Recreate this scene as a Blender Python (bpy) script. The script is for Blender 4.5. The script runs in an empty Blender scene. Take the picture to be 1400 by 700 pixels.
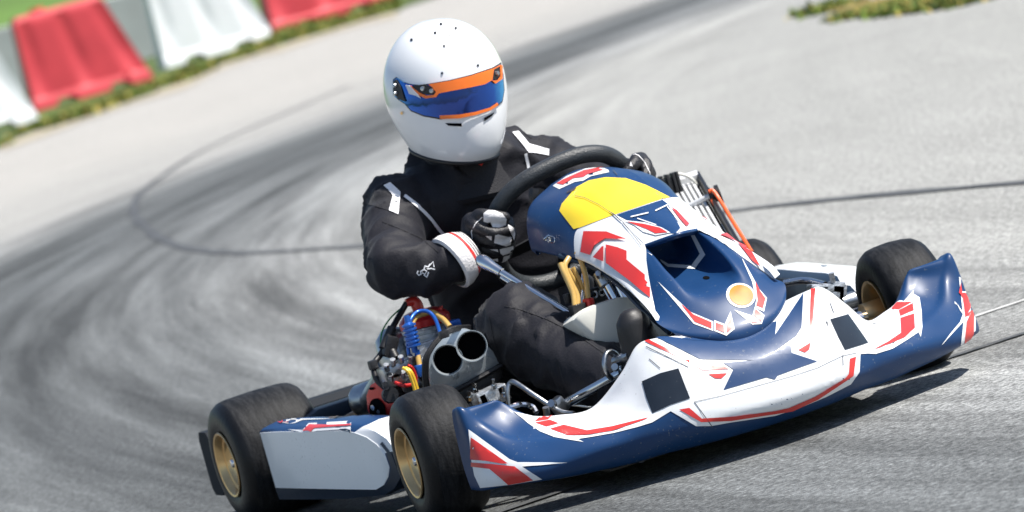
import bpy, bmesh, math, random
import numpy as np
from mathutils import Vector, Matrix
from mathutils.bvhtree import BVHTree
random.seed(7)
R = math.radians
C = bpy.context.scene
col = C.collection

# ------------------------------------------------------------------ camera
# frame: X = kart's right, Y = kart's forward, Z = up, metres; front axle at y = 0
CAM_P = Vector((3.454459790500524, 9.31903735593786, 1.1924869628961594))
YAW, PITCH, ROLL, FPX = 3.4697335178468065, 0.07324240963145374, -0.27092542664364966, 6754.742971165244
fw = Vector((math.sin(YAW)*math.cos(PITCH), math.cos(YAW)*math.cos(PITCH), -math.sin(PITCH)))
_r = Vector((math.cos(YAW), -math.sin(YAW), 0)); _u = _r.cross(fw)
CR = _r*math.cos(ROLL) + _u*math.sin(ROLL); CU = -_r*math.sin(ROLL) + _u*math.cos(ROLL)
cd = bpy.data.cameras.new('camera'); cam = bpy.data.objects.new('camera', cd); col.objects.link(cam); C.camera = cam
m = Matrix.Identity(4)
for k in range(3):
    m[k][0] = CR[k]; m[k][1] = CU[k]; m[k][2] = -fw[k]; m[k][3] = CAM_P[k]
cam.matrix_world = m
cd.sensor_width = 36; cd.lens = FPX*36/1400; cd.clip_end = 3000; cd.clip_start = .1
cd.dof.use_dof = True; cd.dof.focus_distance = 9.45; cd.dof.aperture_fstop = 7.0

def ray(p):
    return (fw + CR*((p[0]-700)/FPX) + CU*((350-p[1])/FPX)).normalized()
def at(px, py, ax, v):
    """sight line of a photo pixel met with the plane ax = v (metres)"""
    d = ray((px, py)); k = 'xyz'.index(ax)
    return CAM_P + d*((v-CAM_P[k])/d[k])
def atp(p, q, n):
    d = ray(p); return CAM_P + d*((q-CAM_P).dot(n)/d.dot(n))

# ------------------------------------------------------------------ materials
def mat(name, colr, rough=.5, metal=0., coat=0., var=.06, vscale=30., bump=0., bscale=60., spec=.5, sheen=0., rvar=.08, emit=None):
    M = bpy.data.materials.new(name); M.use_nodes = True
    nt = M.node_tree; b = nt.nodes['Principled BSDF']
    tc = nt.nodes.new('ShaderNodeTexCoord')
    n = nt.nodes.new('ShaderNodeTexNoise'); n.inputs['Scale'].default_value = vscale; n.inputs['Detail'].default_value = 5
    nt.links.new(tc.outputs['Object'], n.inputs['Vector'])
    mx = nt.nodes.new('ShaderNodeMix'); mx.data_type = 'RGBA'
    a = [max(0, c*(1-var*2)) for c in colr[:3]]+[1]; e = [min(1, c*(1+var)) for c in colr[:3]]+[1]
    mx.inputs[6].default_value = a; mx.inputs[7].default_value = e
    nt.links.new(n.outputs['Fac'], mx.inputs[0]); nt.links.new(mx.outputs[2], b.inputs['Base Color'])
    mr = nt.nodes.new('ShaderNodeMapRange'); mr.inputs[3].default_value = max(.02, rough-rvar); mr.inputs[4].default_value = min(1, rough+rvar)
    nt.links.new(n.outputs['Fac'], mr.inputs[0]); nt.links.new(mr.outputs[0], b.inputs['Roughness'])
    b.inputs['Metallic'].default_value = metal; b.inputs['Coat Weight'].default_value = coat; b.inputs['Coat Roughness'].default_value = .10
    b.inputs['Specular IOR Level'].default_value = spec
    if sheen: b.inputs['Sheen Weight'].default_value = sheen; b.inputs['Sheen Roughness'].default_value = .4
    if bump:
        n2 = nt.nodes.new('ShaderNodeTexNoise'); n2.inputs['Scale'].default_value = bscale; n2.inputs['Detail'].default_value = 4
        nt.links.new(tc.outputs['Object'], n2.inputs['Vector'])
        bp = nt.nodes.new('ShaderNodeBump'); bp.inputs['Strength'].default_value = bump; bp.inputs['Distance'].default_value = .01
        nt.links.new(n2.outputs['Fac'], bp.inputs['Height']); nt.links.new(bp.outputs[0], b.inputs['Normal'])
    return M
BLUE = mat('blue_plastic', (.006, .040, .128), .42, 0, .10, .10, 8, spec=.35)
WHITE = mat('white_plastic', (.77, .79, .81), .34, 0, .3, .03, 9)
RED = mat('red_sticker', (.62, .035, .03), .35, 0, .3, .05, 12)
YELLOW = mat('yellow_sticker', (.84, .62, .03), .38, 0, .25, .04, 9)
ORANGE = mat('orange_sticker', (.85, .21, .012), .45, 0, .05, .3, 40)
NUMB = mat('black_number_panel', (.016, .022, .032), .3, 0, .3, .2, 20)
SEAM = mat('panel_gap', (.06, .07, .09), .6)
PALE = mat('pale_blue_grey_panel', (.84, .88, .90), .4, 0, .2, .05, 7)
NAVY = mat('navy_plastic', (.01, .025, .05), .45)
BLACKP = mat('black_plastic', (.012, .012, .014), .45, 0, 0, .3, 25, .1, 200)
RUBW = mat('rubber_grip', (.03, .035, .04), .42, 0, 0, .3, 60, .25, 300)
CHROME = mat('chrome', (.78, .79, .80), .12, 1, 0, .08, 15)
STEEL = mat('dull_steel', (.48, .5, .52), .32, 1, 0, .25, 25, .1, 80)
ALU = mat('cast_aluminium', (.62, .64, .66), .4, .85, 0, .2, 40, .25, 150)
GREYP = mat('silver_grey_airbox', (.44, .49, .53), .27, .45, .3, .12, 14)
GOLD = mat('gold_magnesium', (.78, .53, .25), .30, .8, 0, .15, 30)
REDP = mat('red_anodised', (.55, .02, .018), .32, .3, .2, .15, 25)
BLUEA = mat('blue_anodised', (.02, .12, .5), .3, .4, .2, .1, 30)
TANK = mat('translucent_tank', (.72, .72, .66), .42, 0, .1, .05, 12)
TAN = mat('heat_tinted_pipe', (.42, .25, .13), .35, .8, 0, .4, 18)
BRASS = mat('amber_fuel_hose', (.62, .40, .12), .2, 0, .5, .2, 40)
YEL = mat('yellow_cable', (.8, .5, .04), .4)
GREEN = mat('green_wire', (.02, .25, .06), .45)
ORB = mat('orange_rubber_band', (.85, .13, .03), .4)
HOLE = mat('dark_opening', (.004, .004, .005), .9, spec=.05)
SUIT = mat('black_race_suit', (.0125, .0125, .0175), .64, 0, 0, .2, 8, .14, 220, .26, .05, .05)
SUIT2 = mat('black_shoulder_yoke', (.017, .017, .021), .7, 0, 0, .2, 30, .3, 300, .3, .1)
PIPE = mat('white_piping', (.74, .75, .78), .5, 0, 0, .06, 60)
GLW = mat('white_glove_leather', (.74, .73, .74), .5, 0, 0, .1, 60, .25, 200)
GLB = mat('black_glove_fabric', (.012, .012, .016), .5, 0, 0, .3, 40, .3, 150)
HEL = mat('white_helmet_gloss', (.79, .81, .83), .22, 0, .8, .02, 5, rvar=.03)
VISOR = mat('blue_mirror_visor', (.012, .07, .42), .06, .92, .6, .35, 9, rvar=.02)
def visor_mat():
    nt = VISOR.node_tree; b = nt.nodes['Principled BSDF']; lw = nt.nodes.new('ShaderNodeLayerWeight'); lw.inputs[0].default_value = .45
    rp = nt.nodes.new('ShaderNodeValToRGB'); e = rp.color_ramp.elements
    e[0].position = .0; e[0].color = (.004, .03, .20, 1); e[1].position = .9; e[1].color = (.10, .62, .85, 1)  # navy-to-cyan ramp by viewing angle, coloured in for reflections the scene lacks
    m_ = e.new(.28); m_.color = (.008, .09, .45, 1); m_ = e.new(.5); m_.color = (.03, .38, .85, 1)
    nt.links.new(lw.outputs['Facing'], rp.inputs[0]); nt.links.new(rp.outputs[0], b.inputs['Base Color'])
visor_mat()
def chips(M, c=(.10,.10,.10), thr=.715, scale=170, amount=.4):
    nt = M.node_tree; b = nt.nodes['Principled BSDF']; lk = b.inputs['Base Color'].links[0]; src = lk.from_socket
    tc = nt.nodes.new('ShaderNodeTexCoord')
    n = nt.nodes.new('ShaderNodeTexNoise'); n.inputs['Scale'].default_value = scale; n.inputs['Detail'].default_value = 2
    n2 = nt.nodes.new('ShaderNodeTexNoise'); n2.inputs['Scale'].default_value = 7; n2.inputs['Detail'].default_value = 3
    nt.links.new(tc.outputs['Object'], n.inputs['Vector']); nt.links.new(tc.outputs['Object'], n2.inputs['Vector'])
    a = nt.nodes.new('ShaderNodeMath'); a.operation = 'MULTIPLY_ADD'; a.inputs[1].default_value = .35; nt.links.new(n2.outputs['Fac'], a.inputs[0]); nt.links.new(n.outputs['Fac'], a.inputs[2])
    mr = nt.nodes.new('ShaderNodeMapRange'); mr.inputs[1].default_value = thr+.16; mr.inputs[2].default_value = thr+.20; mr.inputs[4].default_value = amount; nt.links.new(a.outputs[0], mr.inputs[0])
    mx = nt.nodes.new('ShaderNodeMix'); mx.data_type = 'RGBA'; mx.inputs[7].default_value = (*c, 1); nt.links.new(mr.outputs[0], mx.inputs[0]); nt.links.new(src, mx.inputs[6]); nt.links.new(mx.outputs[2], b.inputs['Base Color'])
for M_, c_ in ((BLUE,(.16,.18,.2)),(WHITE,(.30,.29,.27)),(RED,(.30,.12,.1)),(PALE,(.30,.32,.33)),(NUMB,(.12,.13,.14))): chips(M_, c_)
BOOT = mat('black_boot_leather', (.014,.014,.016), .48, 0, 0, .2, 20, .05, 120)
HORANGE = mat('orange_visor_strip', (.86, .17, .01), .35, 0, .3, .05, 15)
REDFAB = mat('red_lining', (.65, .03, .02), .6)
def tyre_mat():
    M = mat('slick_tyre_rubber', (.017, .017, .018), .6, 0, 0, .3, 20, .10, 160, .18)
    nt = M.node_tree; b = nt.nodes['Principled BSDF']
    tc = nt.nodes.new('ShaderNodeTexCoord'); mp = nt.nodes.new('ShaderNodeMapping'); mp.inputs['Scale'].default_value = (55, 12, 12)
    n = nt.nodes.new('ShaderNodeTexNoise'); n.inputs['Scale'].default_value = 1.6; n.inputs['Detail'].default_value = 6; n.inputs['Roughness'].default_value = .7
    nt.links.new(tc.outputs['Object'], mp.inputs[0]); nt.links.new(mp.outputs[0], n.inputs['Vector'])
    rp = nt.nodes.new('ShaderNodeValToRGB'); e = rp.color_ramp.elements
    e[0].position = .42; e[0].color = (.007, .0078, .0095, 1); e[1].position = .8; e[1].color = (.036, .037, .040, 1)
    nt.links.new(n.outputs['Fac'], rp.inputs[0]); nt.links.new(rp.outputs[0], b.inputs['Base Color'])
    return M
TREAD = tyre_mat()
WALLT = mat('tyre_sidewall', (.007, .0075, .009), .46, 0, 0, .3, 15, .1, 100, .3)

# ------------------------------------------------------------------ object helpers
def finish(bm, name, mats, parent=None, smooth=True, angle=None, recalc=True):
    if recalc: bmesh.ops.recalc_face_normals(bm, faces=bm.faces)
    me = bpy.data.meshes.new(name); bm.to_mesh(me); bm.free()
    if not isinstance(mats, (list, tuple)): mats = [mats]
    for x in mats: me.materials.append(x)
    if smooth:
        me.polygons.foreach_set('use_smooth', [True]*len(me.polygons))
        if angle is None and recalc: angle = 42
        if angle: me.set_sharp_from_angle(angle=R(angle))
    o = bpy.data.objects.new(name, me); col.objects.link(o)
    if parent:
        o.parent = parent; o.matrix_parent_inverse = Matrix.Translation(-world_loc(parent))
    return o
def world_loc(o):
    v = o.location.copy(); 
    if o.parent: v = v + world_loc(o.parent) + o.matrix_parent_inverse.translation
    return v
def tag(o, label=None, cat=None, group=None, kind=None):
    if label: o['label'] = label
    if cat: o['category'] = cat
    if group: o['group'] = group
    if kind: o['kind'] = kind
    return o
def empty(name, loc, label, cat, group=None):
    o = bpy.data.objects.new(name, None); col.objects.link(o); o.location = loc; o.empty_display_size = .1
    return tag(o, label, cat, group)

def catmull(P, n):
    """Catmull-Rom along axis 0 of array P, n steps per span"""
    P = np.asarray(P, float); out = []
    N = len(P)
    for i in range(N-1):
        p0 = P[i-1] if i else 2*P[0]-P[1]
        p1, p2 = P[i], P[i+1]
        p3 = P[i+2] if i+2 < N else 2*P[-1]-P[-2]
        for k in range(n):
            t = k/n
            out.append(.5*(2*p1+(p2-p0)*t+(2*p0-5*p1+4*p2-p3)*t*t+(3*p1-p0-3*p2+p3)*t**3))
    out.append(P[-1]); return np.array(out)
def grid(bm, P, mi=0, nu=1, nv=1, closed=False, rowmat=None, cellmat=None):
    """P rows x cols x 3 control net, smoothed nu x nv; rowmat(i) gives a material for control row i"""
    P = np.asarray(P, float)
    Q = catmull(P, nu) if nu > 1 else P
    Q = np.swapaxes(catmull(np.swapaxes(Q, 0, 1), nv), 0, 1) if nv > 1 else Q
    V = [[bm.verts.new(tuple(p)) for p in row] for row in Q]
    c = len(V[0])
    for i in range(len(V)-1):
        for j in range(c if closed else c-1):
            f = bm.faces.new((V[i][j], V[i][(j+1) % c], V[i+1][(j+1) % c], V[i+1][j]))
            f.material_index = cellmat(i//nu, j//nv) if cellmat else rowmat(i//nu) if rowmat else mi
            f.smooth = True
    return V
def frames(P):
    P = [Vector(p) for p in P]; out = []; prev = None
    for i, p in enumerate(P):
        t = (P[min(i+1, len(P)-1)]-P[max(i-1, 0)]).normalized()
        if prev is None:
            a = Vector((0, 0, 1)) if abs(t.z) < .9 else Vector((1, 0, 0))
        else: a = prev
        n = (a-t*a.dot(t)).normalized(); prev = n
        out.append((p, t, n, t.cross(n)))
    return out
def tube(bm, pts, r, seg=10, mi=0, sm=5, caps=True, closed=False):
    """tube through points; r a number or one per point"""
    pts = [tuple(p) for p in pts]
    rr = list(r) if isinstance(r, (list, tuple)) else [r]*len(pts)
    if closed: pts = pts[-1:]+pts+pts[:2]; rr = rr[-1:]+rr+rr[:2]
    A = np.array([list(p)+[q] for p, q in zip(pts, rr)])
    if sm > 1 and len(A) > 2: A = catmull(A, sm)
    if closed: A = A[sm:-sm-1]
    F = frames([a[:3] for a in A]) if not closed else frames([a[:3] for a in A])
    rows = []
    for (p, t, n, b), a in zip(F, A):
        rows.append([bm.verts.new(p+(n*math.cos(2*math.pi*k/seg)+b*math.sin(2*math.pi*k/seg))*a[3]) for k in range(seg)])
    rng = range(len(rows)) if closed else range(len(rows)-1)
    for i in rng:
        r2 = rows[(i+1) % len(rows)]; off = 0
        if closed and i == len(rows)-1:
            off = min(range(seg), key=lambda s: (rows[i][0].co-r2[s].co).length)
        for k in range(seg):
            f = bm.faces.new((rows[i][k], rows[i][(k+1) % seg], r2[(k+1+off) % seg], r2[(k+off) % seg])); f.material_index = mi; f.smooth = True
    if caps and not closed:
        for rw in (rows[0], rows[-1]):
            f = bm.faces.new(rw); f.material_index = mi
def blob(bm, pts, rr, seg=14, flat=None, sm=4):
    """closed limb with rounded ends; flat=(axis vector, factor) squashes the section along an axis"""
    P = [Vector(p) for p in pts]
    A = np.array([list(p)+[q] for p, q in zip(P, rr)])
    if len(A) > 2: A = catmull(A, sm)
    F = frames([a[:3] for a in A]); rows = []
    def ring(c, n, b, r):
        out = []
        for k in range(seg):
            v = (n*math.cos(2*math.pi*k/seg)+b*math.sin(2*math.pi*k/seg))*r
            if flat: ax = Vector(flat[0]).normalized(); v = v-ax*v.dot(ax)*(1-flat[1])
            out.append(bm.verts.new(c+v))
        return out
    p, t, n, b = F[0]; r = A[0][3]
    tip0 = bm.verts.new(p-t*r)
    for a in (.35, .75): rows.append(ring(p-t*r*math.cos(a*math.pi/2), n, b, r*math.sin(a*math.pi/2)))
    for (p, t, n, b), a in zip(F, A): rows.append(ring(p, n, b, a[3]))
    for a in (.75, .35): rows.append(ring(p+t*A[-1][3]*math.cos(a*math.pi/2), n, b, A[-1][3]*math.sin(a*math.pi/2)))
    tip1 = bm.verts.new(p+t*A[-1][3])
    for i in range(len(rows)-1):
        for k in range(seg): bm.faces.new((rows[i][k], rows[i][(k+1) % seg], rows[i+1][(k+1) % seg], rows[i+1][k]))
    for k in range(seg):
        bm.faces.new((tip0, rows[0][(k+1) % seg], rows[0][k])); bm.faces.new((tip1, rows[-1][k], rows[-1][(k+1) % seg]))
def box(bm, c, s, mi=0, bev=.004, rot=None, seg=2):
    g = bmesh.ops.create_cube(bm, size=1)
    M = Matrix.Translation(Vector(c)) @ (rot.to_4x4() if rot else Matrix.Identity(4)) @ Matrix.Diagonal((*s, 1))
    bmesh.ops.transform(bm, matrix=M, verts=g['verts'])
    fs = {f for v in g['verts'] for f in v.link_faces}
    for f in fs: f.material_index = mi
    if bev:
        es = {e for v in g['verts'] for e in v.link_edges}
        rb = bmesh.ops.bevel(bm, geom=list(es), offset=bev, segments=seg, affect='EDGES', profile=.6)
        for f in rb['faces']: f.material_index = mi
def lathe(bm, prof, origin, axis, seg=48, mi=0):
    """prof: (distance along axis, radius[, material])"""
    ax = Vector(axis).normalized(); a = Vector((0, 0, 1)) if abs(ax.z) < .9 else Vector((1, 0, 0))
    n = (a-ax*a.dot(ax)).normalized(); b = ax.cross(n); o = Vector(origin); rows = []
    for p in prof:
        rows.append([bm.verts.new(o+ax*p[0]+(n*math.cos(2*math.pi*k/seg)+b*math.sin(2*math.pi*k/seg))*max(p[1], 1e-4)) for k in range(seg)])
    for i in range(len(rows)-1):
        for k in range(seg):
            f = bm.faces.new((rows[i][k], rows[i][(k+1) % seg], rows[i+1][(k+1) % seg], rows[i+1][k])); f.smooth = True
            f.material_index = prof[i][2] if len(prof[i]) > 2 else mi
def prism(bm, pts, vec, mi=0, bev=.004, shrink=1.):
    """planar outline pts pushed along vec"""
    P = [Vector(p) for p in pts]; c = sum(P, Vector())/len(P); v = Vector(vec)
    a = [bm.verts.new(p) for p in P]; b = [bm.verts.new(c+(p-c)*shrink+v) for p in P]
    fs = [bm.faces.new(a), bm.faces.new(b[::-1])]
    for k in range(len(P)): fs.append(bm.faces.new((a[k], b[k], b[(k+1) % len(P)], a[(k+1) % len(P)])))
    for f in fs: f.material_index = mi
    bmesh.ops.recalc_face_normals(bm, faces=fs)
    if bev:
        es = list({e for f in fs for e in f.edges})
        rb = bmesh.ops.bevel(bm, geom=es, offset=bev, segments=2, affect='EDGES', profile=.6)
        for f in rb['faces']: f.material_index = mi

def tree(bm):
    bm.normal_update(); return BVHTree.FromBMesh(bm)
# stickers: an outline cut fine, laid on a surface and lifted a fraction of a millimetre along its normal
def sticker(bm, poly, bvh, mi, layer=1, cell=7., step=.0011):
    t = bmesh.new()
    f = t.faces.new([t.verts.new((x, y, 0)) for x, y in poly])
    t.normal_update()
    bmesh.ops.triangulate(t, faces=[f], ngon_method='EAR_CLIP')
    xs = [p[0] for p in poly]; ys = [p[1] for p in poly]
    for a, lo, hi in ((0, min(xs), max(xs)), (1, min(ys), max(ys))):
        n = int((hi-lo)/cell)
        for k in range(1, n+1):
            co = [0, 0, 0]; co[a] = lo+(hi-lo)*k/(n+1); no = [0, 0, 0]; no[a] = 1
            bmesh.ops.bisect_plane(t, geom=t.verts[:]+t.edges[:]+t.faces[:], plane_co=co, plane_no=no)
    bmesh.ops.triangulate(t, faces=t.faces[:])
    V = {}; last = 10.
    for v in t.verts:
        d = ray((v.co.x, v.co.y)); h = bvh.ray_cast(CAM_P, d)
        if h[0] is None: V[v] = None
        else:
            n = h[1] if h[1].dot(d) < 0 else -h[1]
            V[v] = (h[0], n, h[3])
    ok = [x for x in V.values() if x]
    if not ok: t.free(); return
    dmean = sum(x[2] for x in ok)/len(ok)
    W = {}
    for v, x in V.items():
        if x is None:
            d = ray((v.co.x, v.co.y)); h = bvh.find_nearest(CAM_P+d*dmean)
            n = h[1] if h[1].dot(d) < 0 else -h[1]
            x = (h[0], n, 0)
        W[v] = bm.verts.new(x[0]+x[1]*(step*layer))
    for f in t.faces:
        L = [W[v] for v in f.verts]
        if max((L[i].co-L[i-1].co).length for i in range(3)) > .05: continue
        g = bm.faces.new(L); g.material_index = mi; g.smooth = True
        g.normal_update()
        if g.normal.dot(fw) > 0: g.normal_flip()
    t.free()
def line(p, q, w):
    d = Vector((q[0]-p[0], q[1]-p[1])); n = Vector((-d.y, d.x)).normalized()*w/2
    return [(p[0]+n.x, p[1]+n.y), (q[0]+n.x, q[1]+n.y), (q[0]-n.x, q[1]-n.y), (p[0]-n.x, p[1]-n.y)]
def strip(pts, w):
    """outline of a band w pixels wide along a polyline"""
    P = [Vector((p[0], p[1])) for p in pts]; A = []; B = []
    for i, p in enumerate(P):
        t = (P[min(i+1, len(P)-1)]-P[max(i-1, 0)]).normalized(); n = Vector((-t.y, t.x))*w/2
        A.append((p+n)[:]); B.append((p-n)[:])
    return A+B[::-1]
def disc(c, rx, ry, n=20, rot=0.):
    return [(c[0]+rx*math.cos(a)*math.cos(rot)-ry*math.sin(a)*math.sin(rot), c[1]+rx*math.cos(a)*math.sin(rot)+ry*math.sin(a)*math.cos(rot)) for a in [2*math.pi*k/n for k in range(n)]]
def crop(pts, ox, oy, s):
    return [(ox+x/s, oy+y/s) for x, y in pts]
mir = lambda p: (-p[0], p[1], p[2])

# ================================================================== THE KART
kart = empty('racing_kart', (0, 0, 0), 'blue and white racing kart with red stripes and a yellow patch on its fairing', 'go-kart')

# ---- nose fairing
S = [
 [(0,.40,.05),(0,.445,.044),(0,.490,.082),(0,.488,.112),(0,.478,.135),(0,.455,.178),(0,.41,.212),(0,.355,.232),(0,.30,.225)],
 [(.1,.39,.05),(.1,.435,.045),(.1,.478,.082),(.1,.479,.115),(.1,.468,.139),(.1,.447,.182),(.1,.407,.222),(.1,.355,.25),(.1,.30,.245)],
 [(.165,.37,.05),(.165,.415,.046),(.165,.461,.08),(.164,.466,.105),(.161,.459,.133),(.165,.437,.188),(.166,.412,.228),(.17,.377,.263),(.17,.33,.258)],
 [(.22,.35,.052),(.22,.398,.048),(.22,.437,.08),(.215,.443,.11),(.21,.436,.14),(.215,.409,.187),(.21,.382,.227),(.204,.352,.258),(.195,.31,.25)],
 [(.285,.34,.055),(.285,.382,.048),(.28,.417,.085),(.268,.420,.115),(.25,.410,.133),(.25,.388,.163),(.248,.362,.19),(.246,.336,.214),(.236,.30,.205)],
 [(.34,.32,.055),(.34,.368,.052),(.335,.402,.09),(.325,.390,.118),(.315,.370,.130),(.31,.342,.144),(.306,.312,.154),(.303,.282,.163),(.295,.25,.152)],
 [(.40,.30,.058),(.40,.352,.056),(.40,.375,.09),(.40,.345,.127),(.393,.315,.138),(.383,.29,.147),(.375,.27,.157),(.364,.250,.166),(.353,.225,.155)],
 [(.46,.28,.065),(.462,.337,.064),(.46,.345,.095),(.451,.306,.134),(.437,.285,.145),(.425,.266,.157),(.415,.247,.167),(.404,.230,.176),(.394,.21,.165)],
 [(.50,.25,.07),(.51,.297,.07),(.505,.303,.105),(.489,.271,.152),(.474,.252,.16),(.458,.236,.17),(.442,.224,.182),(.426,.213,.191),(.416,.2,.18)],
 [(.53,.22,.072),(.54,.262,.071),(.535,.262,.12),(.52,.235,.188),(.503,.224,.194),(.485,.214,.2),(.467,.205,.207),(.447,.199,.214),(.44,.188,.204)],
 [(.54,.21,.074),(.55,.236,.071),(.549,.234,.13),(.546,.220,.226),(.526,.215,.227),(.506,.210,.226),(.483,.203,.225),(.459,.195,.224),(.455,.184,.215)],
 [(.545,.17,.076),(.556,.19,.073),(.557,.185,.13),(.548,.178,.224),(.527,.176,.224),(.507,.175,.223),(.485,.174,.222),(.463,.172,.22),(.46,.170,.21)],
]
net = [[mir(p) for p in s] for s in S[:0:-1]]+S
NW, NR, NN, NS = 1, 2, 3, 4
# net rows run across the kart, so transpose: row = height on the fairing
def nosemat(i, j):
    stn = abs(i-10.5)-.5
    return 1 if (j >= 5 and 1 <= stn < 7) else 0
bm = bmesh.new(); grid(bm, net, 0, 6, 6, cellmat=nosemat)
bvh = tree(bm)
st = lambda poly, mi, layer=1, cell=7.: sticker(bm, poly, bvh, mi, layer, cell)
white_nose = [(702,563),(714,572),(722,579),(738,590),(758,598),(798,604.5),(790,600.5),(812,597),(840,592),(871.5,584),(892,577.5),(917,562.3),(934,572),(951.5,582.5),(972,582),(1000,577),(1060,568),(1094,557),(1130,542),(1163,525),(1174.8,508.6),(1176,484.2),(1186,483.5),(1197,484),(1220,477),(1240,465),(1255.7,454.5),(1258.6,461),(1261,447),(1260,425),(1257,407),(1249,402),(1249,397),(1235,413),(1222,424),(1205,438),(1189,442),(1172,437),(1158,423),(1147,411),(1127,399),(1100,398),(1060,410),(990,446),(930,460),(902,464),(888,470),(875,479),(866,491),(854,517),(839,535),(824,550),(808,563),(789,571),(765,573),(736,571)]
st(white_nose, NW, 1)
blue_mid = [(896.6,461.7),(957,492),(1032,493.2),(988.3,497),(1002.4,505.5),(988.8,533.6),(1047.5,516.3),(1059,519.5),(1063,513.8),(1117,494.5),(1082,483),(1081,468.7),(1050,487.5),(1088.6,459.7),(1096,448),(1099,401),(1059.8,458.5),(1062,440),(1020,452),(980,458),(930,450)]
st(blue_mid, 0, 2)
RD = [
 [(740,568.6),(755,568.6),(749.7,574),(731,577)], [(731.7,578.6),(752,574.8),(764,579.6),(747,584)],
 [(752.3,587),(771,581.7),(802.9,589.4),(837,583.7),(887.5,571),(880,575),(837,589.7),(803,595),(776,595.7)],
 [(1218.6,423),(1227,414),(1247,413.5),(1229,424)], [(1228.6,425.2),(1248,415.3),(1249.4,425),(1231,433)],
 [(1231,435.7),(1250,429.5),(1251,449),(1237,461.5),(1215,471),(1193,478.6),(1214,468),(1232,456)],
 [(928.6,560.1),(942.4,557.8),(959.5,572.4),(1000,569.3),(1060,561),(1078,557),(1114,541.5),(1155,517),(1160,511),(1161,491),(1169.6,488),(1166,513.8),(1118,545.5),(1083,561.5),(1060,565.2),(1000,574.6),(958.4,577)],
 [(881.8,467),(887.5,465),(951.5,496.7),(981,497),(997,505),(960.6,507),(940,495)], [(968,512),(993.8,510.8),(985.8,518),(977.8,517.7)],
 [(1109,395),(1115,395),(1110,454),(1084.8,477),(1086,467.5),(1106.6,449.5)], [(1091,479),(1108,468.7),(1106,478),(1100,482.4)],
]
for p in RD: st(p, NR, 2)
for p in ([(878.3,521.6),(903,510.5),(927.5,504),(935,523),(943.5,544.7),(917,553.5),(892.5,565.1),(884,543)], [(1134.4,437.1),(1158.8,430.2),(1173,450),(1186.4,469.3),(1154.7,478.8),(1144,458)]): st(p, NN, 2)
for p in ([(1128.5,440),(1131,440),(1131.5,447)],): st(p, NN, 2)
for p, q in (((949.2,549.8),(974,583.5)), ((1151.6,486),(1152,500)), ((884,474),(941,502.5)), ((888,491),(903,504)), ((1134,415),(1139,428))): st(line(p, q, 1.1), NS, 2)
st(strip([(949.2,549.8),(985,542),(1040,526.6),(1085,514),(1117,503.5),(1151.6,486.8),(1170,483)], .7), NS, 2)
# outer ends
st([(640.5,587),(697,628),(708,632.2),(776,632.4),(740,636),(714,638),(741,655),(700,662),(657,667),(649,650),(645,630)], NW, 1)
for p in ([(644,598),(695,634),(686,634),(664,630),(644,628)], [(645,632),(672,634.5),(704,638),(729,656),(695,662),(670,641),(645,637.6)]): st(p, NR, 2)
st([(1310.6,378.6),(1322,385),(1332,402),(1340,433),(1340,454),(1313,472),(1317,440),(1290,469),(1287,471.5),(1300,455),(1312,441),(1316,430)], NW, 1)
for p in ([(1313,387),(1324,396),(1331,413),(1324,425),(1319,435)], [(1331,418),(1330,461),(1317.7,469),(1320.6,441)]): st(p, NR, 2)
nose = finish(bm, 'front_fairing', [BLUE, WHITE, RED, NUMB, SEAM], kart, recalc=False)

# ---- steering fairing (the upright cone in front of the wheel)
RW = [  # C, K, M, N, E per row
 [(0,-.283,.580),(.062,-.275,.568),(.122,-.262,.541),(.148,-.248,.503),(.15,-.255,.452)],
 [(0,-.184,.570),(.06,-.18,.562),(.112,-.18,.537),(.146,-.175,.498),(.149,-.175,.444)],
 [(0,-.09,.553),(.058,-.09,.543),(.104,-.10,.52),(.134,-.115,.484),(.145,-.10,.434)],
 [(0,.004,.502),(.056,.014,.492),(.092,-.02,.487),(.120,-.052,.475),(.141,-.035,.428)],
 [(0,.1,.467),(.056,.08,.460),(.084,.06,.450),(.113,.045,.432),(.132,.02,.410)],
 [(0,.195,.434),(.058,.148,.427),(.085,.14,.415),(.110,.13,.398),(.129,.12,.378)],
 [None,(.081,.194,.395),(.10,.187,.384),(.117,.18,.370),(.130,.175,.358)],
 [None,(.101,.234,.355),(.114,.231,.350),(.125,.228,.343),(.133,.228,.337)],
 [None,(.119,.275,.320),(.126,.278,.318),(.132,.282,.315),(.137,.287,.312)],
 [None,(.130,.299,.297),(.133,.303,.296),(.136,.308,.295),(.138,.313,.292)],
]
FW, FR, FY, FS, FN = 1, 2, 3, 4, 5
bm = bmesh.new()
cen = [[mir(r[1]), r[0], r[1]] for r in RW[:6]]
cen = [[(p[0], p[1]+.012, p[2]-.014) for p in cen[0]]]+cen+[[(p[0], p[1]-.010, p[2]-.012) for p in cen[-1]]]
rm = lambda i: 0 if i < 4 or i > 9 else 1
grid(bm, cen, 0, 6, 8, rowmat=lambda i: 0 if i < 4 or i > 5 else 1)
for sgn in (1, -1):
    fl = []
    for r in RW:
        row = r[1:]+[(r[4][0]-.012, r[4][1], r[4][2]-.003)]
        lift = (0,.005,.011,.014,.012) if sgn < 0 and len(fl) > 3 else (0,)*5   # the far flank stands a little prouder
        fl.append([(p[0]*sgn, p[1], p[2]+l_) for p, l_ in zip(row, lift)])
    fl = [[(p[0]*.98, p[1]+.012, p[2]-.010) for p in fl[0]]]+fl
    grid(bm, fl, 0, 6, 6, rowmat=rm)
bvh = tree(bm)
st(crop([(285,430),(300,388),(345,337),(385,290),(460,250),(560,231),(680,237),(800,277),(945,350),(890,362),(610,455),(410,530),(370,540)],700,190,4.375), FY, 1)
st([(843,294),(905.5,273.5),(913,279),(930,312),(924,320),(914,319),(880,306),(857,301)], 0, 1)
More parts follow.
